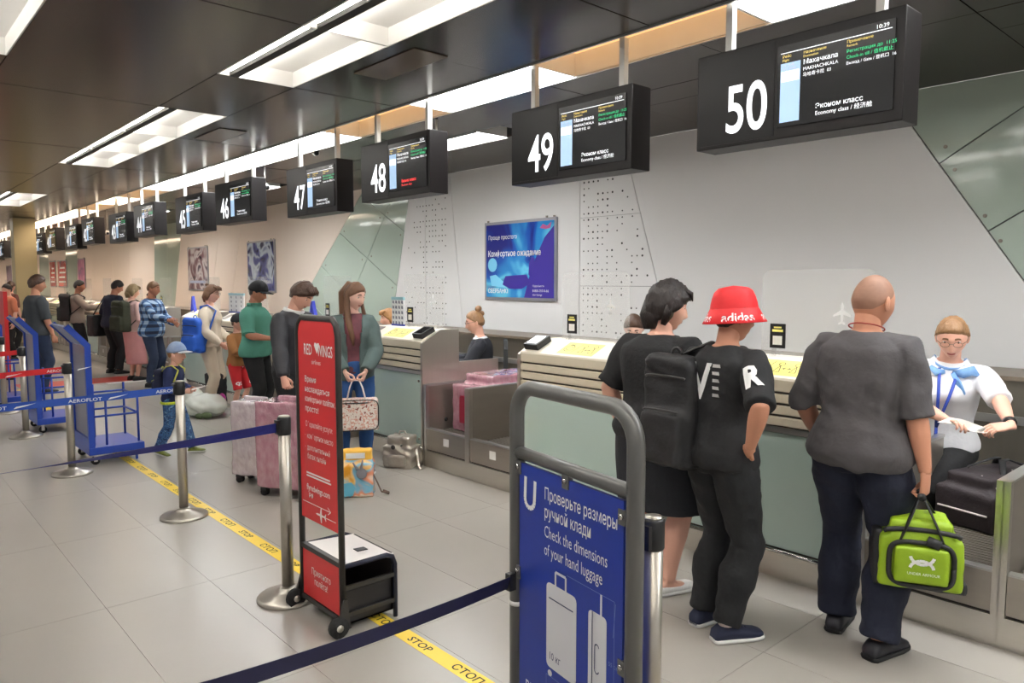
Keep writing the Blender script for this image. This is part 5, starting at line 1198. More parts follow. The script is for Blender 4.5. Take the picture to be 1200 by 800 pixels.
# --- blonde agent beyond
x, y, hd, h = 5.0, 7.76, 150, 1.70
f = Figure(pelvis=(0, 0, 0.60), lean=4, head=(10, 4, 0)); f.set_arm('R', (0.16, 0.34, 0.82), (1, -0.3, -0.5)); f.set_arm('L', (-0.16, 0.34, 0.82), (-1, -0.3, -0.5)); f.set_leg('R', (0.11, 0.38, 0)); f.set_leg('L', (-0.11, 0.38, 0))
t, b, f = person('agent4', 'blonde agent looking over the counter beside the notice sheet', x, y, hd, h, f, SKIN_A, 0.013, fem=1)
shirt(t, f, BLACKC, -0.05, 1.9); trousers(t, f, BLACKC); shoes(t, f, BLACK, SOLEK); face(t, f, HL, LIP, 1); hair_shell(f, HG, t, 0.58, -0.2, -0.75, 0.014, 0.004, 7, bob, fem=1)

# --- girl with long hair holding a flowered bag
x, y, hd, h = 3.37, 5.91, 243, 1.71
f = Figure(lean=2, head=(42, 16, 0), w=0.92, bust=0.015, shoulders=0.92)
f.set_arm('R', (0.085, 0.25, 0.965), (1, -0.6, -0.3), (-0.35, 0.35, -0.9), (-0.9, 0, -0.2), 0.9); f.set_arm('L', (-0.10, 0.25, 0.965), (-1, -0.6, -0.3), (0.35, 0.35, -0.9), (0.9, 0, -0.2), 0.9)
stand(f, 0.10, 10)
t, b, f = person('girl', 'girl with long brown hair in a grey-green jacket and jeans', x, y, hd, h, f, SKIN_C, 0.012, fem=1)
shirt(t, f, mat('dark_print_shirt', S(52, 40, 48), 0.85, 0, 0.4, 9, col2=S(140, 76, 84)), -0.02, 0.5, 0.010, 0, 0.013, 0.003)
JK = cloth('grey_green_jacket', S(84, 100, 98), 0.1)
mb = MB()
for k in f.arm: f.arm_loft(mb, k, 1.93, 0.020, 0.012)
f.torso(mb, -0.12, 0.97, 0.022, flare=0.02)
jk = soft(mb, 0.012, 'jacket', JK, t, 0.008)
bm = bmesh.new(); bm.from_mesh(jk.data)       # open the jacket front
dl = [v for v in bm.verts if v.co.y > f.P0.y + 0.02 and abs(v.co.x - 0.02 * 0) < 0.062 + 0.02 * math.sin(v.co.z * 5) and v.co.z > 0.8 and v.co.z < 1.55 and abs(v.co.x) < 0.09]
bmesh.ops.delete(bm, geom=dl, context='VERTS'); bm.to_mesh(jk.data); bm.free()
sd = jk.modifiers.new('thickness', 'SOLIDIFY'); sd.thickness = 0.008
trousers(t, f, JEANS, 0.2, 1.93, 0.010, 0.006)
shoes(t, f, mat('navy_sneaker', S(40, 48, 72), 0.7), SOLEW, lace=SOLEW)
face(t, f, HB, LIP, 1)
def longhair(mb, g0):
    yw = Rz(34); g_ = lambda v: g0(v) if v[2] > -0.02 else f.hc + yw @ (Vector(v) * f.headk)
    mb.tube([g_((0, -0.05, 0.09)), g_((0, -0.095, 0.0)), g_((0, -0.085, -0.15)), g_((0.01, -0.08, -0.32)), g_((0.0, -0.08, -0.44))], [(.06, .03), (.082, .04), (.09, .035), (.08, .028), (.03, .01)], 14, up=(0, 1, 0))
    for q in (-1, 1): mb.tube([g_((q * 0.045, 0.0, 0.10)), g_((q * 0.078, -0.012, 0.03)), g_((q * 0.084, -0.01, -0.08)), g_((q * 0.088, 0.02, -0.20)), g_((q * 0.082, 0.06, -0.34)), g_((q * 0.075, 0.07, -0.42))], [(.016, .02), (.013, .03), (.016, .032), (.022, .03), (.02, .024), (.006, .008)], 10)
HLG = hairm('long_brown', S(104, 72, 50)); hair_shell(f, HLG, t, 0.70, -0.05, -0.8, 0.012, 0.004, 2, longhair, fem=1)
girl = (t, f)

# --- young man in a black bomber jacket, looking down at his suitcase
x, y, hd, h = 2.92, 6.20, -66, 1.74
f = Figure(lean=6, head=(6, 34, 0), neckf=0.2)
hr = W2(x, y, hd, h, (2.66, 5.80, 0.86)); f.set_arm('R', hr, (0.7, -1, 0), (-0.05, 0.3, -1), (-1, -0.2, 0), 0.9); f.set_arm('L', (-0.2, 0.22, 0.98), (-0.8, -1, 0)); stand(f)
t, b, f = person('bomber', 'young man in a black bomber jacket bending his head down', x, y, hd, h, f, SKIN_A, 0.012)
bj = shirt(t, f, cloth('bomber', S(34, 34, 40), 0.1, 0.6), -0.06, 1.95, 0.026, -0.01, 0.012, 0.010, 'jacket', 0.006); trousers(t, f, BLACKC, 0.1, 1.95, 0.016, 0.012); shoes(t, f, BLACK, SOLEW)
STR = mat('striped_knit', S(230, 230, 230), 0.8)
MB().tube([f.top + f.rot(1) @ Vector((0.088 * math.cos(a), 0.084 * math.sin(a), 0.0 - 0.02 * max(0, math.sin(a)))) for a in np.linspace(0, 2 * math.pi, 25)], [(.008, .022)] * 25, 8).build('collar', STR, t)
for k in f.arm:
    d_ = (f.arm[k][2] - f.arm[k][1]).normalized(); w_ = f.arm[k][2]
    for i in range(2): MB().tube([w_ - d_ * (0.04 - 0.03 * i), w_ - d_ * (0.055 - 0.03 * i)], 0.044, 12).build('cuff_stripe', STR, bj)
face(t, f, HB, LIP)
hair_shell(f, HB, t, 0.52, 0.02, -0.6, 0.018, 0.008, 6, lambda mb, g_: [mb.tube([g_((-0.05 + 0.025 * i, 0.04, 0.108)), g_((-0.055 + 0.027 * i, 0.086, 0.088)), g_((-0.06 + 0.028 * i, 0.098, 0.06))], [.016, .012, .003], 8) for i in range(5)])

# --- man in a teal polo and black cap
x, y, hd, h = 3.52, 8.42, -48, 1.71
f = Figure(head=(4, 16, 0), w=1.12, d=1.15, belly=0.04, limb=1.1)
f.set_arm('R', (0.20, 0.30, 1.10), (0.6, -1, -0.3), (-0.3, 1, 0)); f.set_arm('L', (-0.16, 0.32, 1.10), (-0.8, -0.6, -0.4), (0.3, 1, 0)); stand(f)
t, b, f = person('polo', 'man in a teal polo shirt, black cap and black trousers', x, y, hd, h, f, SKIN_D, 0.013)
shirt(t, f, cloth('teal_polo', S(78, 140, 122), 0.08), -0.1, 0.75, 0.018, 0.03, 0.013, 0.007, 'shirt', 0.02); trousers(t, f, BLACKC, 0.1, 1.95, 0.018, 0.012); shoes(t, f, BLACK, SOLEK); face(t, f, HK, LIP)
hair_shell(f, HK, t, 0.5, 0.0, -0.5, 0.006); cap(t, f, cloth('black_cap', S(24, 24, 28)))
MB().tube([f.top + f.rot(1) @ Vector((0.078 * math.cos(a), 0.076 * math.sin(a), 0.008)) for a in np.linspace(0, 2 * math.pi, 21)], [(.012, .024)] * 21, 8).build('collar', cloth('teal_polo', S(78, 140, 122)), t)

# --- boy in a brown jacket and red shorts
x, y, hd, h = 3.68, 9.38, -58, 1.27
f = Figure(head=(8, 6, 0), headk=1.22, w=0.95, limb=0.92)
f.set_arm('R', (0.0, 0.19, 1.13), (1, 0.1, -0.5), (-1, 0.1, 0.05), (0, -1, 0)); f.set_arm('L', (0.02, 0.20, 1.09), (-1, 0.1, -0.5), (1, 0.1, 0.05), (0, -1, 0)); stand(f, 0.13, 14)
t, b, f = person('boy', 'boy in a brown jacket, black cap and red shorts with folded arms', x, y, hd, h, f, SKIN_A, 0.014)
shirt(t, f, cloth('white_tee', S(226, 226, 228)), -0.12, 0.4, 0.012, 0.01)
shirt(t, f, cloth('brown_jacket', S(150, 100, 54), 0.1), -0.06, 1.9, 0.024, 0.02, 0.013, 0.008, 'jacket')
st_ = trousers(t, f, cloth('red_shorts', S(196, 34, 40)), 0.1, 0.92, 0.024, 0.02, name='shorts')
shoes(t, f, mat('black_white_shoe', S(40, 40, 42), 0.6), SOLEW); face(t, f, HB, LIP)
for q, tx in ((1, 'BOS'), (-1, 'OUR')):
    H_, K_ = f.leg['R' if q > 0 else 'L'][:2]; c_ = H_.lerp(K_, 0.72)
    stick_print(([(tx, -0.07, -0.03, 0.085, 0.85, 0.03)], []), st_, t, c_ + Vector((q * 0.05, 0.12, 0)), Vector((-1, 0.0, 0)), Vector((0, 0, 1)), PRINT_W, 'shorts_print')
hair_shell(f, HL, t, 0.5, 0.0, -0.5, 0.008); cap(t, f, cloth('black_cap', S(24, 24, 28)), cloth('grey_brim', S(70, 70, 72)))

# --- woman in beige with a blue backpack
x, y, hd, h = 3.56, 10.0, -40, 1.67
f = Figure(lean=2, head=(-6, 6, 0), bust=0.025, w=0.98, d=1.05, belly=0.02)
f.set_arm('R', (0.20, 0.22, 0.96), (0.6, -1, 0)); f.set_arm('L', (-0.18, 0.22, 0.98), (-0.6, -1, 0)); stand(f)
t, b, f = person('beige', 'woman in a beige sweater and beige trousers', x, y, hd, h, f, SKIN_A, 0.013, fem=1)
shirt(t, f, cloth('beige_knit', S(214, 200, 180), 0.04), -0.05, 1.95, 0.016, 0.02); trousers(t, f, cloth('beige_trousers', S(200, 186, 164), 0.04), 0.15, 1.95, 0.018, 0.02); shoes(t, f, mat('beige_shoe', S(206, 198, 186), 0.7), SOLEW); face(t, f, HB, LIP, 1)
hair_shell(f, HLG, t, 0.62, -0.2, -0.75, 0.014, 0.004, 8, lambda mb, g_: (bob(mb, g_), mb.ball(g_((0, -0.07, 0.115)), (.02, .03, .02))), fem=1); glasses(t, f, mat('dark_frame', S(40, 30, 30), 0.4))
beige = (t, f)

# --- small child with cap, navy jacket and camouflage trousers
x, y, hd, h = 2.36, 7.69, -42, 1.06
f = Figure(lean=6, head=(0, 4, 0), headk=1.42, w=0.95, limb=0.95, hips=1.0)
f.set_arm('R', (0.16, 0.26, 1.06), (0.5, -1, -0.2), (-0.2, 1, 0.1)); f.set_arm('L', (-0.16, 0.22, 1.06), (-0.5, -1, -0.2), (0.2, 1, 0)); f.set_leg('R', (0.1, -0.22, 0.02), -8, toe=14); f.set_leg('L', (-0.1, 0.26, 0), 8)
t, b, f = person('child', 'small child in camouflage trousers, navy jacket and a blue cap', x, y, hd, h, f, SKIN_A, 0.016)
cj = shirt(t, f, cloth('navy_jacket', S(34, 44, 84)), -0.12, 1.92, 0.030, 0.02, 0.015, 0.008, 'jacket')
MB().tube([f.P0 + Vector((0.215 * math.cos(a), 0.165 * math.sin(a) - 0.01, -0.055)) for a in np.linspace(0, 2 * math.pi, 33)], [(.012, .022)] * 33, 8).build('jacket_hem', mat('lime_trim', S(196, 214, 60), 0.6), cj)
CAMO = poster_mat('camouflage', (S(30, 52, 92), S(70, 112, 160), S(40, 66, 110), S(120, 160, 196)), 14, 2.0); CAMO.node_tree.nodes['Principled BSDF'].inputs['Roughness'].default_value = 0.9
trousers(t, f, CAMO, 0.1, 1.9, 0.03, 0.018); shoes(t, f, mat('black_lime_shoe', S(36, 38, 36), 0.6, 0, 0.5, 30, col2=S(150, 160, 50)), SOLEW); face(t, f, HL, LIP)
hair_shell(f, HG, t, 0.5, 0.0, -0.5, 0.008); cap(t, f, mat('blue_white_cap', S(70, 104, 160), 0.8, 0, 0.3, 6, col2=S(180, 196, 214)), mat('pale_brim', S(206, 210, 214), 0.7))
child = (t, f)

# --- man in a checked shirt
x, y, hd, h = 3.68, 12.95, -48, 1.72
f = Figure(lean=3, head=(6, 8, 0), w=1.12, d=1.15, belly=0.03)
f.set_arm('R', (0.22, 0.44, 1.12), (0.6, -1, -0.4), (0.1, 1, -0.05)); f.set_arm('L', (-0.2, 0.3, 1.05), (-0.6, -1, 0)); stand(f)
t, b, f = person('plaid', 'man in a blue checked shirt and dark jeans reaching forward', x, y, hd, h, f, SKIN_D, 0.014)
PL = mat('checked_shirt', S(60, 84, 124), 0.85, 0, 0.05)
nt = PL.node_tree; N_, L2_ = nt.nodes, nt.links; tc = N_.new('ShaderNodeTexCoord'); sx = N_.new('ShaderNodeSeparateXYZ'); L2_.new(tc.outputs['Object'], sx.inputs[0])
def stripe(sock, freq, w_):
    m1 = N_.new('ShaderNodeMath'); m1.operation = 'MULTIPLY'; m1.inputs[1].default_value = freq; L2_.new(sock, m1.inputs[0]); m2 = N_.new('ShaderNodeMath'); m2.operation = 'FRACT'; L2_.new(m1.outputs[0], m2.inputs[0])
    m3 = N_.new('ShaderNodeMath'); m3.operation = 'LESS_THAN'; m3.inputs[1].default_value = w_; L2_.new(m2.outputs[0], m3.inputs[0]); return m3.outputs[0]
av = N_.new('ShaderNodeMath'); av.operation = 'ADD'; L2_.new(sx.outputs['X'], av.inputs[0]); L2_.new(sx.outputs['Y'], av.inputs[1])
a1, a2 = stripe(sx.outputs['Z'], 9, 0.45), stripe(av.outputs[0], 8, 0.45); su_ = N_.new('ShaderNodeMath'); su_.operation = 'ADD'; L2_.new(a1, su_.inputs[0]); L2_.new(a2, su_.inputs[1])
dv_ = N_.new('ShaderNodeMath'); dv_.operation = 'MULTIPLY'; dv_.inputs[1].default_value = 0.5; L2_.new(su_.outputs[0], dv_.inputs[0]); cr = N_.new('ShaderNodeValToRGB'); L2_.new(dv_.outputs[0], cr.inputs[0]); cr.color_ramp.interpolation = 'CONSTANT'
cr.color_ramp.elements[0].color = (*S(168, 192, 216), 1); cr.color_ramp.elements[1].position = 0.75; cr.color_ramp.elements[1].color = (*S(36, 46, 72), 1); e_ = cr.color_ramp.elements.new(0.3); e_.color = (*S(74, 106, 150), 1)
L2_.new(cr.outputs[0], N_['Principled BSDF'].inputs['Base Color'])
shirt(t, f, PL, -0.16, 1.7, 0.024, 0.03, 0.014, 0.008); trousers(t, f, DKJEANS, 0.1, 1.95, 0.016, 0.012); shoes(t, f, BLACK, SOLEK); face(t, f, HB, LIP)
hair_shell(f, HL, t, 0.62, 0.05, -0.45, 0.008, 0.002)

# --- woman in pink with a dark green backpack
x, y, hd, h = 3.67, 14.0, 22, 1.66
f = Figure(head=(-20, 8, 0), w=1.0); f.set_arm('R', (0.22, 0.16, 0.98)); f.set_arm('L', (-0.22, 0.16, 0.98)); stand(f, 0.08)
t, b, f = person('pink', 'fair haired woman in a pink top and long pink skirt', x, y, hd, h, f, SKIN_A, 0.016, fem=1)
shirt(t, f, cloth('pink_top', S(214, 176, 168)), -0.05, 1.0, 0.016); skirt(t, f, cloth('pink_skirt', S(214, 150, 148)), 0.12, 0.30, 0.02, 0.03); shoes(t, f, SOLEK, SOLEK); hair_shell(f, hairm('ash', S(140, 118, 84)), t, 0.6, -0.3, -0.8, 0.02, 0.006, 1, bob, fem=1)
pink = (t, f)
# --- person in navy with a shoulder bag
x, y, hd, h = 3.67, 15.3, 14, 1.75
f = Figure(lean=8, head=(-12, 20, 0), w=1.2, d=1.15, limb=1.1); f.set_arm('R', (0.26, 0.2, 1.0)); f.set_arm('L', (-0.26, 0.2, 1.0)); stand(f, 0.15, 12)
t, b, f = person('navy', 'person in a navy jacket and black trousers with a shoulder bag', x, y, hd, h, f, SKIN_D, 0.016)
shirt(t, f, cloth('navy_coat', S(30, 34, 54)), -0.12, 1.9, 0.026, 0.02); trousers(t, f, BLACKC, 0.1, 1.95, 0.02, 0.014); shoes(t, f, BLACK, SOLEK); hair_shell(f, HK, t, 0.45, -0.05, -0.6, 0.014, 0.004)
navy = (t, f)
# --- man in a grey hooded top with a black backpack
x, y, hd, h = 3.52, 17.4, -16, 1.74
f = Figure(lean=4, head=(-8, 4, 0)); f.set_arm('R', (0.16, 0.44, 1.22), (0.6, -1, -0.4), (0, 1, 0)); f.set_arm('L', (-0.2, 0.3, 1.05)); stand(f)
t, b, f = person('hoodie', 'man in a grey hooded top with a hand on the far counter', x, y, hd, h, f, SKIN_D, 0.017)
shirt(t, f, cloth('grey_hood', S(152, 140, 130)), -0.1, 1.95, 0.022, 0.02); trousers(t, f, BLACKC, 0.1, 1.95, 0.016, 0.01); shoes(t, f, BLACK, SOLEW); hair_shell(f, HK, t, 0.5, 0.05, -0.45, 0.012)
hoodie = (t, f)
# --- man in a dark t-shirt beside the trolleys
x, y, hd, h = 2.15, 13.35, 12, 1.80
f = Figure(head=(-22, 4, 0), w=1.1, d=1.1, limb=1.08); f.set_arm('R', (0.24, 0.12, 0.86), None, None, None, 0.7); f.set_arm('L', (-0.25, 0.05, 0.88)); stand(f)
t, b, f = person('dark', 'man in a charcoal t-shirt standing behind the blue trolleys', x, y, hd, h, f, SKIN_B, 0.014)
shirt(t, f, cloth('charcoal_tee', S(62, 66, 70)), -0.1, 0.8, 0.02, 0.02); trousers(t, f, DKJEANS, 0.1, 1.95, 0.016, 0.012); shoes(t, f, BLACK, SOLEW); hair_shell(f, HB, t, 0.5, 0.0, -0.55, 0.024, 0.008)
# --- agent far along and two people beyond the booth
x, y, hd, h = 5.05, 17.6, 190, 1.68
f = Figure(pelvis=(0, 0, 0.72), head=(-20, 6, 0)); f.set_arm('R', (0.16, 0.34, 0.92), (1, -0.3, -0.5)); f.set_arm('L', (-0.16, 0.34, 0.92), (-1, -0.3, -0.5)); f.set_leg('R', (0.11, 0.34, 0.1)); f.set_leg('L', (-0.11, 0.34, 0.1))
t, b, f = person('agent5', 'agent facing out at the far counter behind the person in navy', x, y, hd, h, f, SKIN_A, 0.017, fem=1)
shirt(t, f, BLACKC, -0.05, 1.9); trousers(t, f, BLACKC); shoes(t, f, BLACK, SOLEK); hair_shell(f, HK, t, 0.6, -0.1, -0.7, 0.012, 0.003)
for (x, y, hd, h, lab, c_, hm) in ((2.62, 19.4, 200, 1.66, 'person in an orange top standing behind the red board', S(200, 120, 90), HK), (2.9, 21.2, 30, 1.72, 'person in a brown top far behind the red board', S(110, 70, 60), HB)):
    f = Figure(head=(10, 4, 0)); f.set_arm('R'); f.set_arm('L'); stand(f)
    t, b, f = person(lab, lab, x, y, hd, h, f, SKIN_A, 0.018, eyes=False)
    shirt(t, f, cloth('far_%d' % int(y), c_), -0.1, 0.8, vox=0.018); trousers(t, f, BLACKC, vox=0.018); shoes(t, f, BLACK, SOLEK); hair_shell(f, hm, t, 0.55, 0.0, -0.6, 0.014)
# ---------------------------------------------------------------- luggage and bags
def as_worn(name, label, category, pt, group=None):
    t = thing(name, label, category, pt.location[:], pt.rotation_euler[2], group); t.scale = pt.scale[:]; return t
def blob(boxes, vox, sm=8):
    mb = MB()
    for b in boxes: mb.box(*b)
    return remeshed(mb, vox, sm, 0.6)
def blob_obj(boxes, vox, name, m, parent, amp=0.0, freq=(14, 14, 10), sm=8, rot=None):
    me = blob(boxes, vox, sm)
    if amp: wrinkle(me, amp, freq)
    me.materials.clear(); me.materials.append(m); o = put(me, name, parent)
    return o
def backpack(label, pf, m, w=0.30, hgt=0.44, dep=0.17, t0=0.82, side='both', dx=0.0, trim=None, dy=0.0, rot=0.0, drop=0.0, pocket_m=None):
    pt, f = pf; t = as_worn('backpack', label, 'backpack', pt, 'backpacks worn in the queue')
    c = f.at(t0) + Vector((dx, -0.13 * f.d - 0.03 + dy, -drop)); R = Rz(rot)
    pz = c.z; y1, y0 = 0.02, -dep
    me = blob([(-w / 2, w / 2, y0 + 0.04, y1, -hgt, 0.02), (-w / 2 + 0.03, w / 2 - 0.03, y0 + 0.03, y1, 0.0, 0.055), (-w / 2 + 0.025, w / 2 - 0.025, y0 - 0.02, y0 + 0.06, -hgt + 0.02, -hgt * 0.45)], 0.014, 16)
    wrinkle(me, 0.016, (10, 10, 9)); me.materials.clear(); me.materials.append(m)
    for v in me.vertices: v.co = R @ v.co + c
    bd = put(me, 'bag_body', t)
    for zz, hw, yy in ((-hgt * 0.44, w / 2 - 0.045, y0 - 0.018), (-0.06, w / 2 - 0.03, y0 + 0.018)):
        MB().tube([R @ Vector((hw * math.sin(a) * 1.0, yy - 0.006 + 0.02 * abs(math.sin(a)) ** 3, zz + 0.012 * math.cos(a))) + c for a in np.linspace(-math.pi / 2, math.pi / 2, 9)], 0.006, 6).build('zip', trim or BLACK, bd)
    MB().tube([R @ Vector((0.03 * math.cos(a), -0.02, 0.05 + 0.035 * math.sin(a))) + c for a in np.linspace(0, math.pi, 9)], 0.008, 6).build('top_loop', trim or m, bd)
    for k, q in (('R', 1), ('L', -1)):
        if side in ('both', k):
            S0 = f.sh[k]; mid = S0.lerp(f.at(0.9), 0.42)
            pts = [R @ Vector((q * w * 0.28, 0.0, 0.0)) + c, mid + Vector((0, -0.07, 0.055)), mid + Vector((0, 0.02, 0.075)), mid + Vector((q * 0.02, 0.10 * f.d + 0.03, 0.0)), f.at(0.55) + Vector((q * (0.135 * f.w + 0.04), 0.09, 0)), R @ Vector((q * (w / 2 - 0.01), -0.01, -hgt * 0.8)) + c]
            MB().tube(pts, [(.024, .008)] * 6, 8).build('strap', trim or m, t)
    return t
BPK = cloth('black_nylon', S(30, 30, 32), 0.12, 0.6)
backpack('large black backpack hanging on the back of the youth', youth, BPK, 0.30, 0.52, 0.15, 0.80, 'L', -0.19, mat('dark_grey_trim', S(52, 50, 50), 0.5), 0.03, 14, 0.0)
backpack('bright blue backpack on the woman in beige', beige, cloth('bright_blue', S(32, 92, 196), 0.1, 0.6), 0.30, 0.42, 0.16, 0.60, 'R', 0.19, None, 0.06, 66)
backpack('navy child backpack with a yellow zip', child, cloth('child_navy', S(32, 36, 60), 0.1), 0.30, 0.34, 0.15, 0.8, 'both', 0, mat('yellow_zip', S(206, 206, 90), 0.6))
backpack('dark green backpack on the woman in pink', pink, cloth('dark_green', S(56, 58, 42), 0.2), 0.34, 0.50, 0.18, 0.88)
backpack('rounded black backpack on the man in the grey hooded top', hoodie, BPK, 0.32, 0.50, 0.2, 0.9)
pt, f = navy; t = as_worn('shoulder_bag', 'large black shoulder bag on the person in navy', 'bag', pt)
bb = blob_obj([(-0.47, -0.22, -0.25, 0.15, 0.70, 1.10)], 0.02, 'bag_body', BPK, t, 0.015, (9, 9, 6)); MB().tube([Vector((-0.34, -0.2, 1.06)), f.sh['L'] + Vector((0.04, -0.08, 0.06)), f.sh['L'] + Vector((0.05, 0.04, 0.07)), Vector((-0.34, 0.12, 1.06))], [(.022, .007)] * 4, 8).build('strap', BPK, t)

# lime sports bag in the bald man's hand
pt, f = bald; bpy.context.view_layer.update()
grip = pt.matrix_world @ (f.arm['R'][2] + f.arm['R'][3] * 0.095 + f.arm['R'][4] * 0.02)
ang = math.atan2(-grip[1], -grip[0])              # the front of the bag looks back along the aisle
t = thing('sports_bag', 'lime green and black sports bag carried in one hand', 'bag', (grip[0], grip[1], grip[2]), ang + math.pi / 2 + 0.12)
LIME = cloth('lime_nylon', S(140, 172, 22), 0.10, 0.55); 
bb = blob_obj([(-0.165, 0.165, -0.10, 0.12, -0.40, -0.17), (-0.12, 0.12, -0.09, 0.12, -0.2, -0.10)], 0.012, 'bag_body', LIME, t, 0.012, (9, 9, 9), 9)
blob_obj([(-0.185, 0.185, -0.075, 0.16, -0.415, -0.355), (-0.19, -0.14, -0.07, 0.16, -0.39, -0.16)], 0.012, 'black_base', BPK, bb, 0.005)
pk = blob_obj([(-0.105, 0.105, -0.135, -0.06, -0.365, -0.205)], 0.010, 'front_pocket', LIME, bb, 0.004, sm=6)
MB().tube([Vector((0.125 * math.copysign(abs(math.cos(a)) ** 0.5, math.cos(a)), -0.110, -0.285 + 0.098 * math.copysign(abs(math.sin(a)) ** 0.5, math.sin(a)))) for a in np.linspace(0, 2 * math.pi, 41)], 0.011, 8).build('pocket_trim', BPK, pk)
MB().tube([Vector((0.15 * math.sin(a), -0.095, -0.155 + 0.02 * math.cos(a))) for a in np.linspace(-1.5, 1.5, 9)], 0.011, 8).build('top_trim', BPK, bb)
mb = MB()
for q in (-1, 1): mb.tube([Vector((q * 0.09, -0.10, -0.20)), Vector((q * 0.055, -0.095, -0.11)), Vector((q * 0.012, -0.03, -0.012)), Vector((0, 0, 0.0)), Vector((q * 0.012, 0.03, -0.012)), Vector((q * 0.09, 0.10, -0.14))], [(.017, .005)] * 6, 8)
mb.tube([Vector((0.0, -0.05, -0.003)), Vector((0.0, 0.05, -0.003))], 0.018, 10); mb.tube([Vector((0.02, -0.11, -0.175)), Vector((0.07, -0.118, -0.19))], 0.022, 10); mb.build('handle', BPK, t)
# two interlocked arcs and the name below them
o = (0, -0.142, -0.285); lg = MB()
def band(c0, r0, r1, a0, a1, sx): return [(c0[0] + sx * r1 * math.cos(math.radians(a)), c0[1] + r1 * math.sin(math.radians(a))) for a in np.linspace(a0, a1, 9)] + [(c0[0] + sx * r0 * math.cos(math.radians(a)), c0[1] + r0 * math.sin(math.radians(a))) for a in np.linspace(a1, a0, 9)]
strokes(lg, [arc(0, 0.052, 0.046, 190, 350, 12, 0.040), arc(0, -0.012, 0.046, 10, 170, 12, 0.040)], o, (1, 0, 0), (0, 0, 1), 0.013, 0.001)
lg.text([('UNDER ARMOUR', -0.056, -0.036, 0.017, 0.95)], o, (1, 0, 0), (0, 0, 1)); lg.build('emblem', PRINT_W, pk)

# black holdall on the conveyor in front of the white shirted agent
t = thing('holdall', 'black holdall with white piping on the conveyor', 'bag', (4.93, 1.27, 0.329), math.radians(-16))
hb = blob_obj([(-0.30, 0.36, -0.17, 0.17, 0.0, 0.22), (-0.26, 0.32, -0.13, 0.13, 0.15, 0.30)], 0.014, 'bag_body', mat('holdall_nylon', S(44, 36, 40), 0.6, 0, 0.1, 20, 0.3, 60), t, 0.008, (8, 8, 8), 10)
PIPE = mat('white_piping', S(222, 210, 206), 0.5); mb = MB()
for yy in (-0.172, 0.172): mb.tube([(-0.29, yy * 0.9, 0.10), (-0.2, yy, 0.09), (0.3, yy, 0.09)], 0.006, 6)
mb.tube([(-0.305, -0.14, 0.10), (-0.308, 0.14, 0.10)], 0.006, 6)
for xx in (-0.12, 0.16): mb.tube([(xx - 0.10, -0.05, 0.300), (xx - 0.11, -0.12, 0.262), (xx - 0.06, -0.165, 0.205), (xx + 0.05, -0.168, 0.20), (xx + 0.1, -0.12, 0.262), (xx + 0.1, -0.04, 0.302)], 0.006, 6)
mb.build('piping', PIPE, hb)
mb = MB()
for q in (-1, 1): mb.tube([(-0.14, q * 0.15, 0.20), (-0.10, q * 0.10, 0.31), (0.0, q * 0.03, 0.36), (0.06, q * 0.03, 0.36), (0.16, q * 0.10, 0.31), (0.2, q * 0.15, 0.20)], [(.018, .005)] * 6, 8)
mb.build('handle', BPK, t)

# wrapped suitcases
FILM_P = mat('pink_case_in_film', S(150, 84, 104), 0.13, 0.1, 0.5, 26, 0.9, 30, spec=0.9, col2=S(190, 150, 160), coat=1.0, stretch=(1, 1, 0.6)); FILM_W = mat('pale_case_in_film', S(170, 150, 158), 0.13, 0.1, 0.3, 26, 0.9, 30, spec=0.9, col2=S(214, 204, 208), coat=1.0, stretch=(1, 1, 0.6))
def suitcase(label, x, y, rz, w, d, hgt, m, wheels=True, z=0.0):
    t = thing('wrapped_suitcase', label, 'suitcase', (x, y, z), rz, 'suitcases wrapped in film')
    z0 = 0.07 if wheels else 0.0
    b_ = blob_obj([(-w / 2, w / 2, -d / 2, d / 2, z0, z0 + hgt)], 0.016, 'shell', m, t, 0.010, (16, 16, 9), 6)
    blob_obj([(-0.13, 0.13, -0.02, 0.02, z0 + hgt - 0.03, z0 + hgt + 0.035)], 0.012, 'wrapped_handle', m, b_, 0.006)
    if wheels:
        for a in (-w / 2 + 0.05, w / 2 - 0.05):
            for c in (-d / 2 + 0.05, d / 2 - 0.05):
                w_ = MB().tube([(a, c - 0.022, 0.03), (a, c - 0.006, 0.03)], 0.03, 12).tube([(a, c + 0.006, 0.03), (a, c + 0.022, 0.03)], 0.03, 12).build('wheel', RUBBER, t)
                MB().box(a - 0.025, a + 0.025, c - 0.028, c + 0.028, 0.045, 0.085).build('wheel_housing', BLACK, w_)
    return t
suitcase('large pink suitcase wrapped in film beside the man in the bomber jacket', 2.63, 5.60, math.radians(-60), 0.48, 0.33, 0.70, FILM_P)
suitcase('pale suitcase wrapped in film half behind the pink one', 2.56, 6.14, math.radians(-62), 0.36, 0.24, 0.64, FILM_W)
t = thing('wrapped_suitcase', 'pink suitcase wrapped in film lying on the conveyor', 'suitcase', (4.62, 5.31, 0.329), 0.05, 'suitcases wrapped in film')
b_ = blob_obj([(-0.42, 0.45, -0.25, 0.23, 0.0, 0.44), (-0.30, 0.40, -0.20, 0.18, 0.40, 0.53)], 0.016, 'shell', FILM_P, t, 0.012, (14, 14, 9), 8)
MB().box(-0.428, -0.405, -0.15, 0.12, 0.08, 0.34, 0.008).build('end_panel', mat('crimson_case', S(150, 30, 56), 0.3, 0, 0.2), b_)

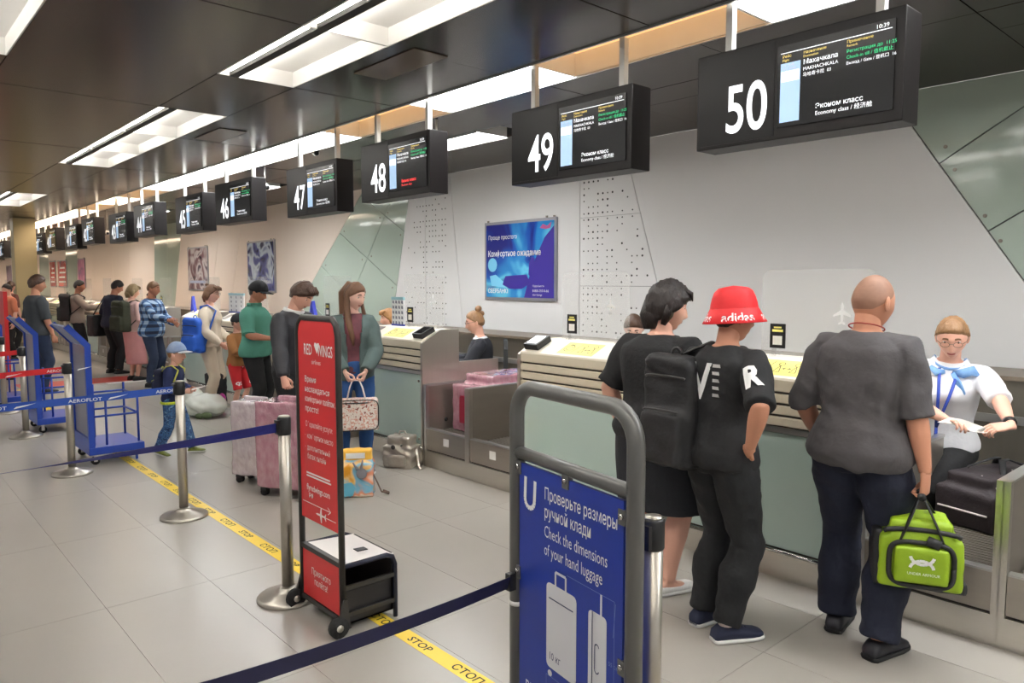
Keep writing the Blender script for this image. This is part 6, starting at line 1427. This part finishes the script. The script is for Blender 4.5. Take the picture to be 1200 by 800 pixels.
# flowered holdall in the girl's hands
pt, f = girl; bpy.context.view_layer.update()
gm = (f.arm['R'][2] + f.arm['R'][3] * 0.09 + f.arm['L'][2] + f.arm['L'][3] * 0.09) / 2
t = as_worn('handbag', 'white flowered holdall held in the girl\'s hands', 'bag', pt)
FLOW = poster_mat('flower_print', (S(150, 80, 70), S(236, 226, 216), S(232, 220, 212), S(214, 150, 130), S(240, 232, 224)), 30, 5.0); [setattr(n_.inputs['Distortion'], 'default_value', 0.1) for n_ in FLOW.node_tree.nodes if n_.type == 'TEX_NOISE']; FLOW.node_tree.nodes['Principled BSDF'].inputs['Roughness'].default_value = 0.6
bb = blob_obj([(gm.x - 0.19, gm.x + 0.19, gm.y - 0.06, gm.y + 0.10, gm.z - 0.44, gm.z - 0.16)], 0.012, 'bag_body', FLOW, t, 0.004, sm=7)
MB().tube([(gm.x + 0.188 * math.copysign(abs(math.cos(a)) ** 0.35, math.cos(a)), gm.y + 0.098, gm.z - 0.30 + 0.135 * math.copysign(abs(math.sin(a)) ** 0.35, math.sin(a))) for a in np.linspace(0, 2 * math.pi, 49)], 0.005, 6).build('edge_binding', BLACK, bb)
MB().tube([(gm.x - 0.18, gm.y + 0.09, gm.z - 0.19), (gm.x, gm.y + 0.108, gm.z - 0.19), (gm.x + 0.18, gm.y + 0.09, gm.z - 0.19)], 0.006, 6).build('zip', BLACK, bb)
for yy in (-0.03, 0.08): MB().tube([(gm.x - 0.08, gm.y + yy, gm.z - 0.17), (gm.x - 0.055, gm.y + yy * 0.6, gm.z - 0.06), (gm.x - 0.03, gm.y + yy * 0.2, gm.z), (gm.x + 0.03, gm.y + yy * 0.2, gm.z), (gm.x + 0.055, gm.y + yy * 0.6, gm.z - 0.06), (gm.x + 0.08, gm.y + yy, gm.z - 0.17)], [(.010, .004)] * 6, 8).build('handle', PIPE, t)
# bags on the floor beside the red stand
p0 = at_z(414, 583)
t = thing('shopping_bag', 'yellow printed carrier bag standing on the floor', 'bag', (p0[0] + 0.06, p0[1] + 0.05, 0), math.radians(-35))
SHOP = poster_mat('carrier_print', (S(222, 150, 40), S(236, 190, 120), S(120, 180, 206), S(232, 150, 110), S(240, 220, 200)), 5.0, 9.0)
bb = blob_obj([(-0.14, 0.14, -0.08, 0.08, 0.0, 0.27), (-0.13, 0.13, -0.05, 0.05, 0.2, 0.30)], 0.012, 'bag_body', SHOP, t, 0.012, sm=6)
tp_ = blob_obj([(-0.125, 0.125, -0.045, 0.045, 0.27, 0.38)], 0.012, 'bag_top', mat('carrier_yellow', S(236, 184, 70), 0.4), bb, 0.012, sm=5)
MB().obox((0.0, -0.058, 0.335), (0.075, 0, 0), (0, 0.003, 0), (0, 0, 0.022)).build('printed_label', PRINT_W, tp_)
MB().ball((0.05, -0.10, 0.20), (0.042, 0.012, 0.045), 12, 8).tube([(0.045, -0.10, 0.23), (0.06, -0.102, 0.31)], [.013, .006], 8).tube([(0.02, -0.10, 0.23), (-0.015, -0.102, 0.29)], [.012, .006], 8).build('printed_hare', mat('printed_grey', S(126, 124, 130), 0.5), bb)
MB().prism([(-0.12, 0.02), (-0.02, 0.02), (0.0, 0.09), (-0.03, 0.13), (-0.12, 0.12)], (0, -0.097, 0), (1, 0, 0), (0, 0, 1), 0.004).build('printed_blue', mat('printed_cyan', S(100, 178, 206), 0.4), bb)
MB().tube([(0.12, 0.0, 0.20), (0.17, -0.02, 0.10), (0.20, -0.03, 0.03), (0.26, -0.02, 0.015), (0.21, 0.03, 0.02)], [(.012, .004)] * 5, 6).build('strap', mat('brown_strap', S(96, 76, 66), 0.6), t)
p0 = at_z(397, 584); t = thing('green_bag', 'bright green plastic bag peeking out behind the red stand', 'bag', (p0[0] - 0.05, p0[1] + 0.08, 0), 0.3)
blob_obj([(-0.08, 0.09, -0.1, 0.1, 0, 0.24)], 0.014, 'bag_body', mat('green_plastic', S(60, 190, 60), 0.3), t, 0.012)
MB().tube([(-0.03, 0, 0.22), (-0.02, 0, 0.29), (0.03, 0, 0.29), (0.04, 0, 0.22)], 0.008, 6).build('handle', mat('green_plastic', S(60, 190, 60), 0.3), t)
# silver backpack against the desk plinth
p0 = at_z(473, 546); t = thing('silver_backpack', 'crumpled silver backpack on the floor against the desk', 'backpack', (p0[0], p0[1] + 0.02, 0), math.radians(-60))
SILV = mat('silver_leather', S(176, 168, 156), 0.28, 0.5, 0.15, 14, 0.6, 30)
bb = blob_obj([(-0.15, 0.15, -0.11, 0.11, 0.0, 0.20), (-0.11, 0.11, -0.08, 0.08, 0.15, 0.29)], 0.012, 'bag_body', SILV, t, 0.028, (12, 12, 10), 7)
blob_obj([(-0.09, 0.09, -0.14, -0.08, 0.02, 0.13)], 0.012, 'pocket', SILV, bb, 0.01); MB().ball((-0.03, -0.125, 0.20), (0.022, 0.012, 0.022), 10, 8).ball((0.05, -0.115, 0.22), (0.012, 0.01, 0.012), 8, 6).build('badge', mat('dark_badge', S(60, 56, 54), 0.4), bb)
MB().tube([(-0.04, 0, 0.27), (-0.02, 0, 0.33), (0.03, 0, 0.33), (0.05, 0, 0.27)], 0.008, 6).build('top_loop', SILV, bb); MB().tube([(0.13, 0.02, 0.2), (0.17, -0.02, 0.1), (0.2, -0.06, 0.02), (0.24, -0.1, 0.012)], [(.016, .005)] * 4, 6).build('strap', SILV, t)
# white sack near the woman in beige
p0 = at_z(240, 488); t = thing('plastic_sack', 'bulging white plastic sack slumped on the floor', 'sack', (p0[0] - 0.02, p0[1] + 0.05, 0), math.radians(-55))
mb = MB().ball((0.05, 0, 0.14), (0.30, 0.2, 0.15), 18, 12).ball((-0.16, 0.02, 0.22), (0.16, 0.14, 0.17), 16, 10).tube([(-0.2, 0.03, 0.3), (-0.27, 0.05, 0.42), (-0.3, 0.05, 0.47)], [.09, .04, .05], 10)
SACK = mat('translucent_plastic', S(232, 236, 226), 0.25, 0, 0.04, 8, trans=0.15); me = remeshed(mb, 0.02, 4); wrinkle(me, 0.03, (9, 9, 9)); me.materials.clear(); me.materials.append(SACK); sk_ = put(me, 'sack_body', t)
MB().ball((0.2, -0.18, 0.05), (0.08, 0.03, 0.04), 10, 8).ball((0.1, -0.19, 0.04), (0.06, 0.03, 0.035), 10, 8).build('greens', mat('dark_leaves', S(84, 100, 66), 0.7, 0, 0.4, 40), sk_)
# dark bag with pink trim beside the woman in beige
p0 = at_z(262, 482); t = thing('carry_bag', 'dark bag with a magenta end hanging by the boy in brown', 'bag', (p0[0] + 0.0, p0[1] + 0.25, 0.0), 0.4)
bb = blob_obj([(-0.09, 0.09, -0.12, 0.12, 0.0, 0.5)], 0.018, 'bag_body', BPK, t, 0.012); MB().ball((-0.02, -0.12, 0.14), (0.07, 0.04, 0.09), 12, 8).build('trim', mat('magenta_trim', S(190, 60, 150), 0.5), bb)
MB().tube([(0, -0.06, 0.48), (0, -0.04, 0.62), (0, 0.04, 0.62), (0, 0.06, 0.48)], 0.01, 6).build('handle', BPK, t)
# paper tag in the agent's hands and papers with the other agent
pt, f = agent; bpy.context.view_layer.update()
a_ = pt.matrix_world @ (f.arm['R'][2] + f.arm['R'][3] * 0.11 + f.arm['R'][4] * 0.015); b2 = pt.matrix_world @ (f.arm['L'][2] + f.arm['L'][3] * 0.10 + f.arm['L'][4] * 0.02)
t = thing('baggage_tag', 'white paper baggage tag held between two hands', 'tag', a_[:]); d_ = (b2 - a_); pw = Vector((0.25, -0.9, 0.2)).cross(d_).normalized()
sg = MB(); n = 8; vs = []
for i in range(n + 1):
    p_ = d_ * (-0.7 + 2.0 * i / n) + Vector((-0.006 * math.sin(i), 0, 0.01 * math.sin(i * 0.9))); sd_ = Vector((0.3, -0.75, 0.45)).normalized() * 0.032
    for th in (-1, 1): vs += [p_ - sd_ + pw * th * 0.0006, p_ + sd_ + pw * th * 0.0006]
fs = []
for i in range(n): q, r = 4 * i, 4 * i + 4; fs += [(q, q + 1, r + 1, r), (q + 2, r + 2, r + 3, q + 3), (q, r, r + 2, q + 2), (q + 1, q + 3, r + 3, r + 1)]
sg.add(vs, fs).build('paper', mat('tag_paper', S(224, 220, 212), 0.6), t); MB().obox(d_ * 0.75, d_ * 0.06, Vector((0.3, -0.75, 0.45)).normalized() * 0.026, pw * 0.0012).build('print_bar', mat('tag_grey', S(150, 146, 140), 0.6), t)
t = thing('document_stack', 'white booklet and blue folders before the agent with a bun', 'papers', (4.72, 6.32, 0.752), 0.5)
MB().obox((0.02, 0, 0.13), (0.01, 0, 0.0), (0, 0.07, 0), (0.02, 0, 0.10)).build('booklet', WHITE, t); MB().obox((-0.05, 0.06, 0.10), (0.004, 0, 0.0), (0, 0.1, 0.03), (-0.02, 0, 0.09)).build('folder', mat('folder_blue', S(110, 160, 206), 0.4), t); MB().box(-0.1, 0.12, -0.1, 0.16, 0, 0.03).build('base_stack', WHITE, t)
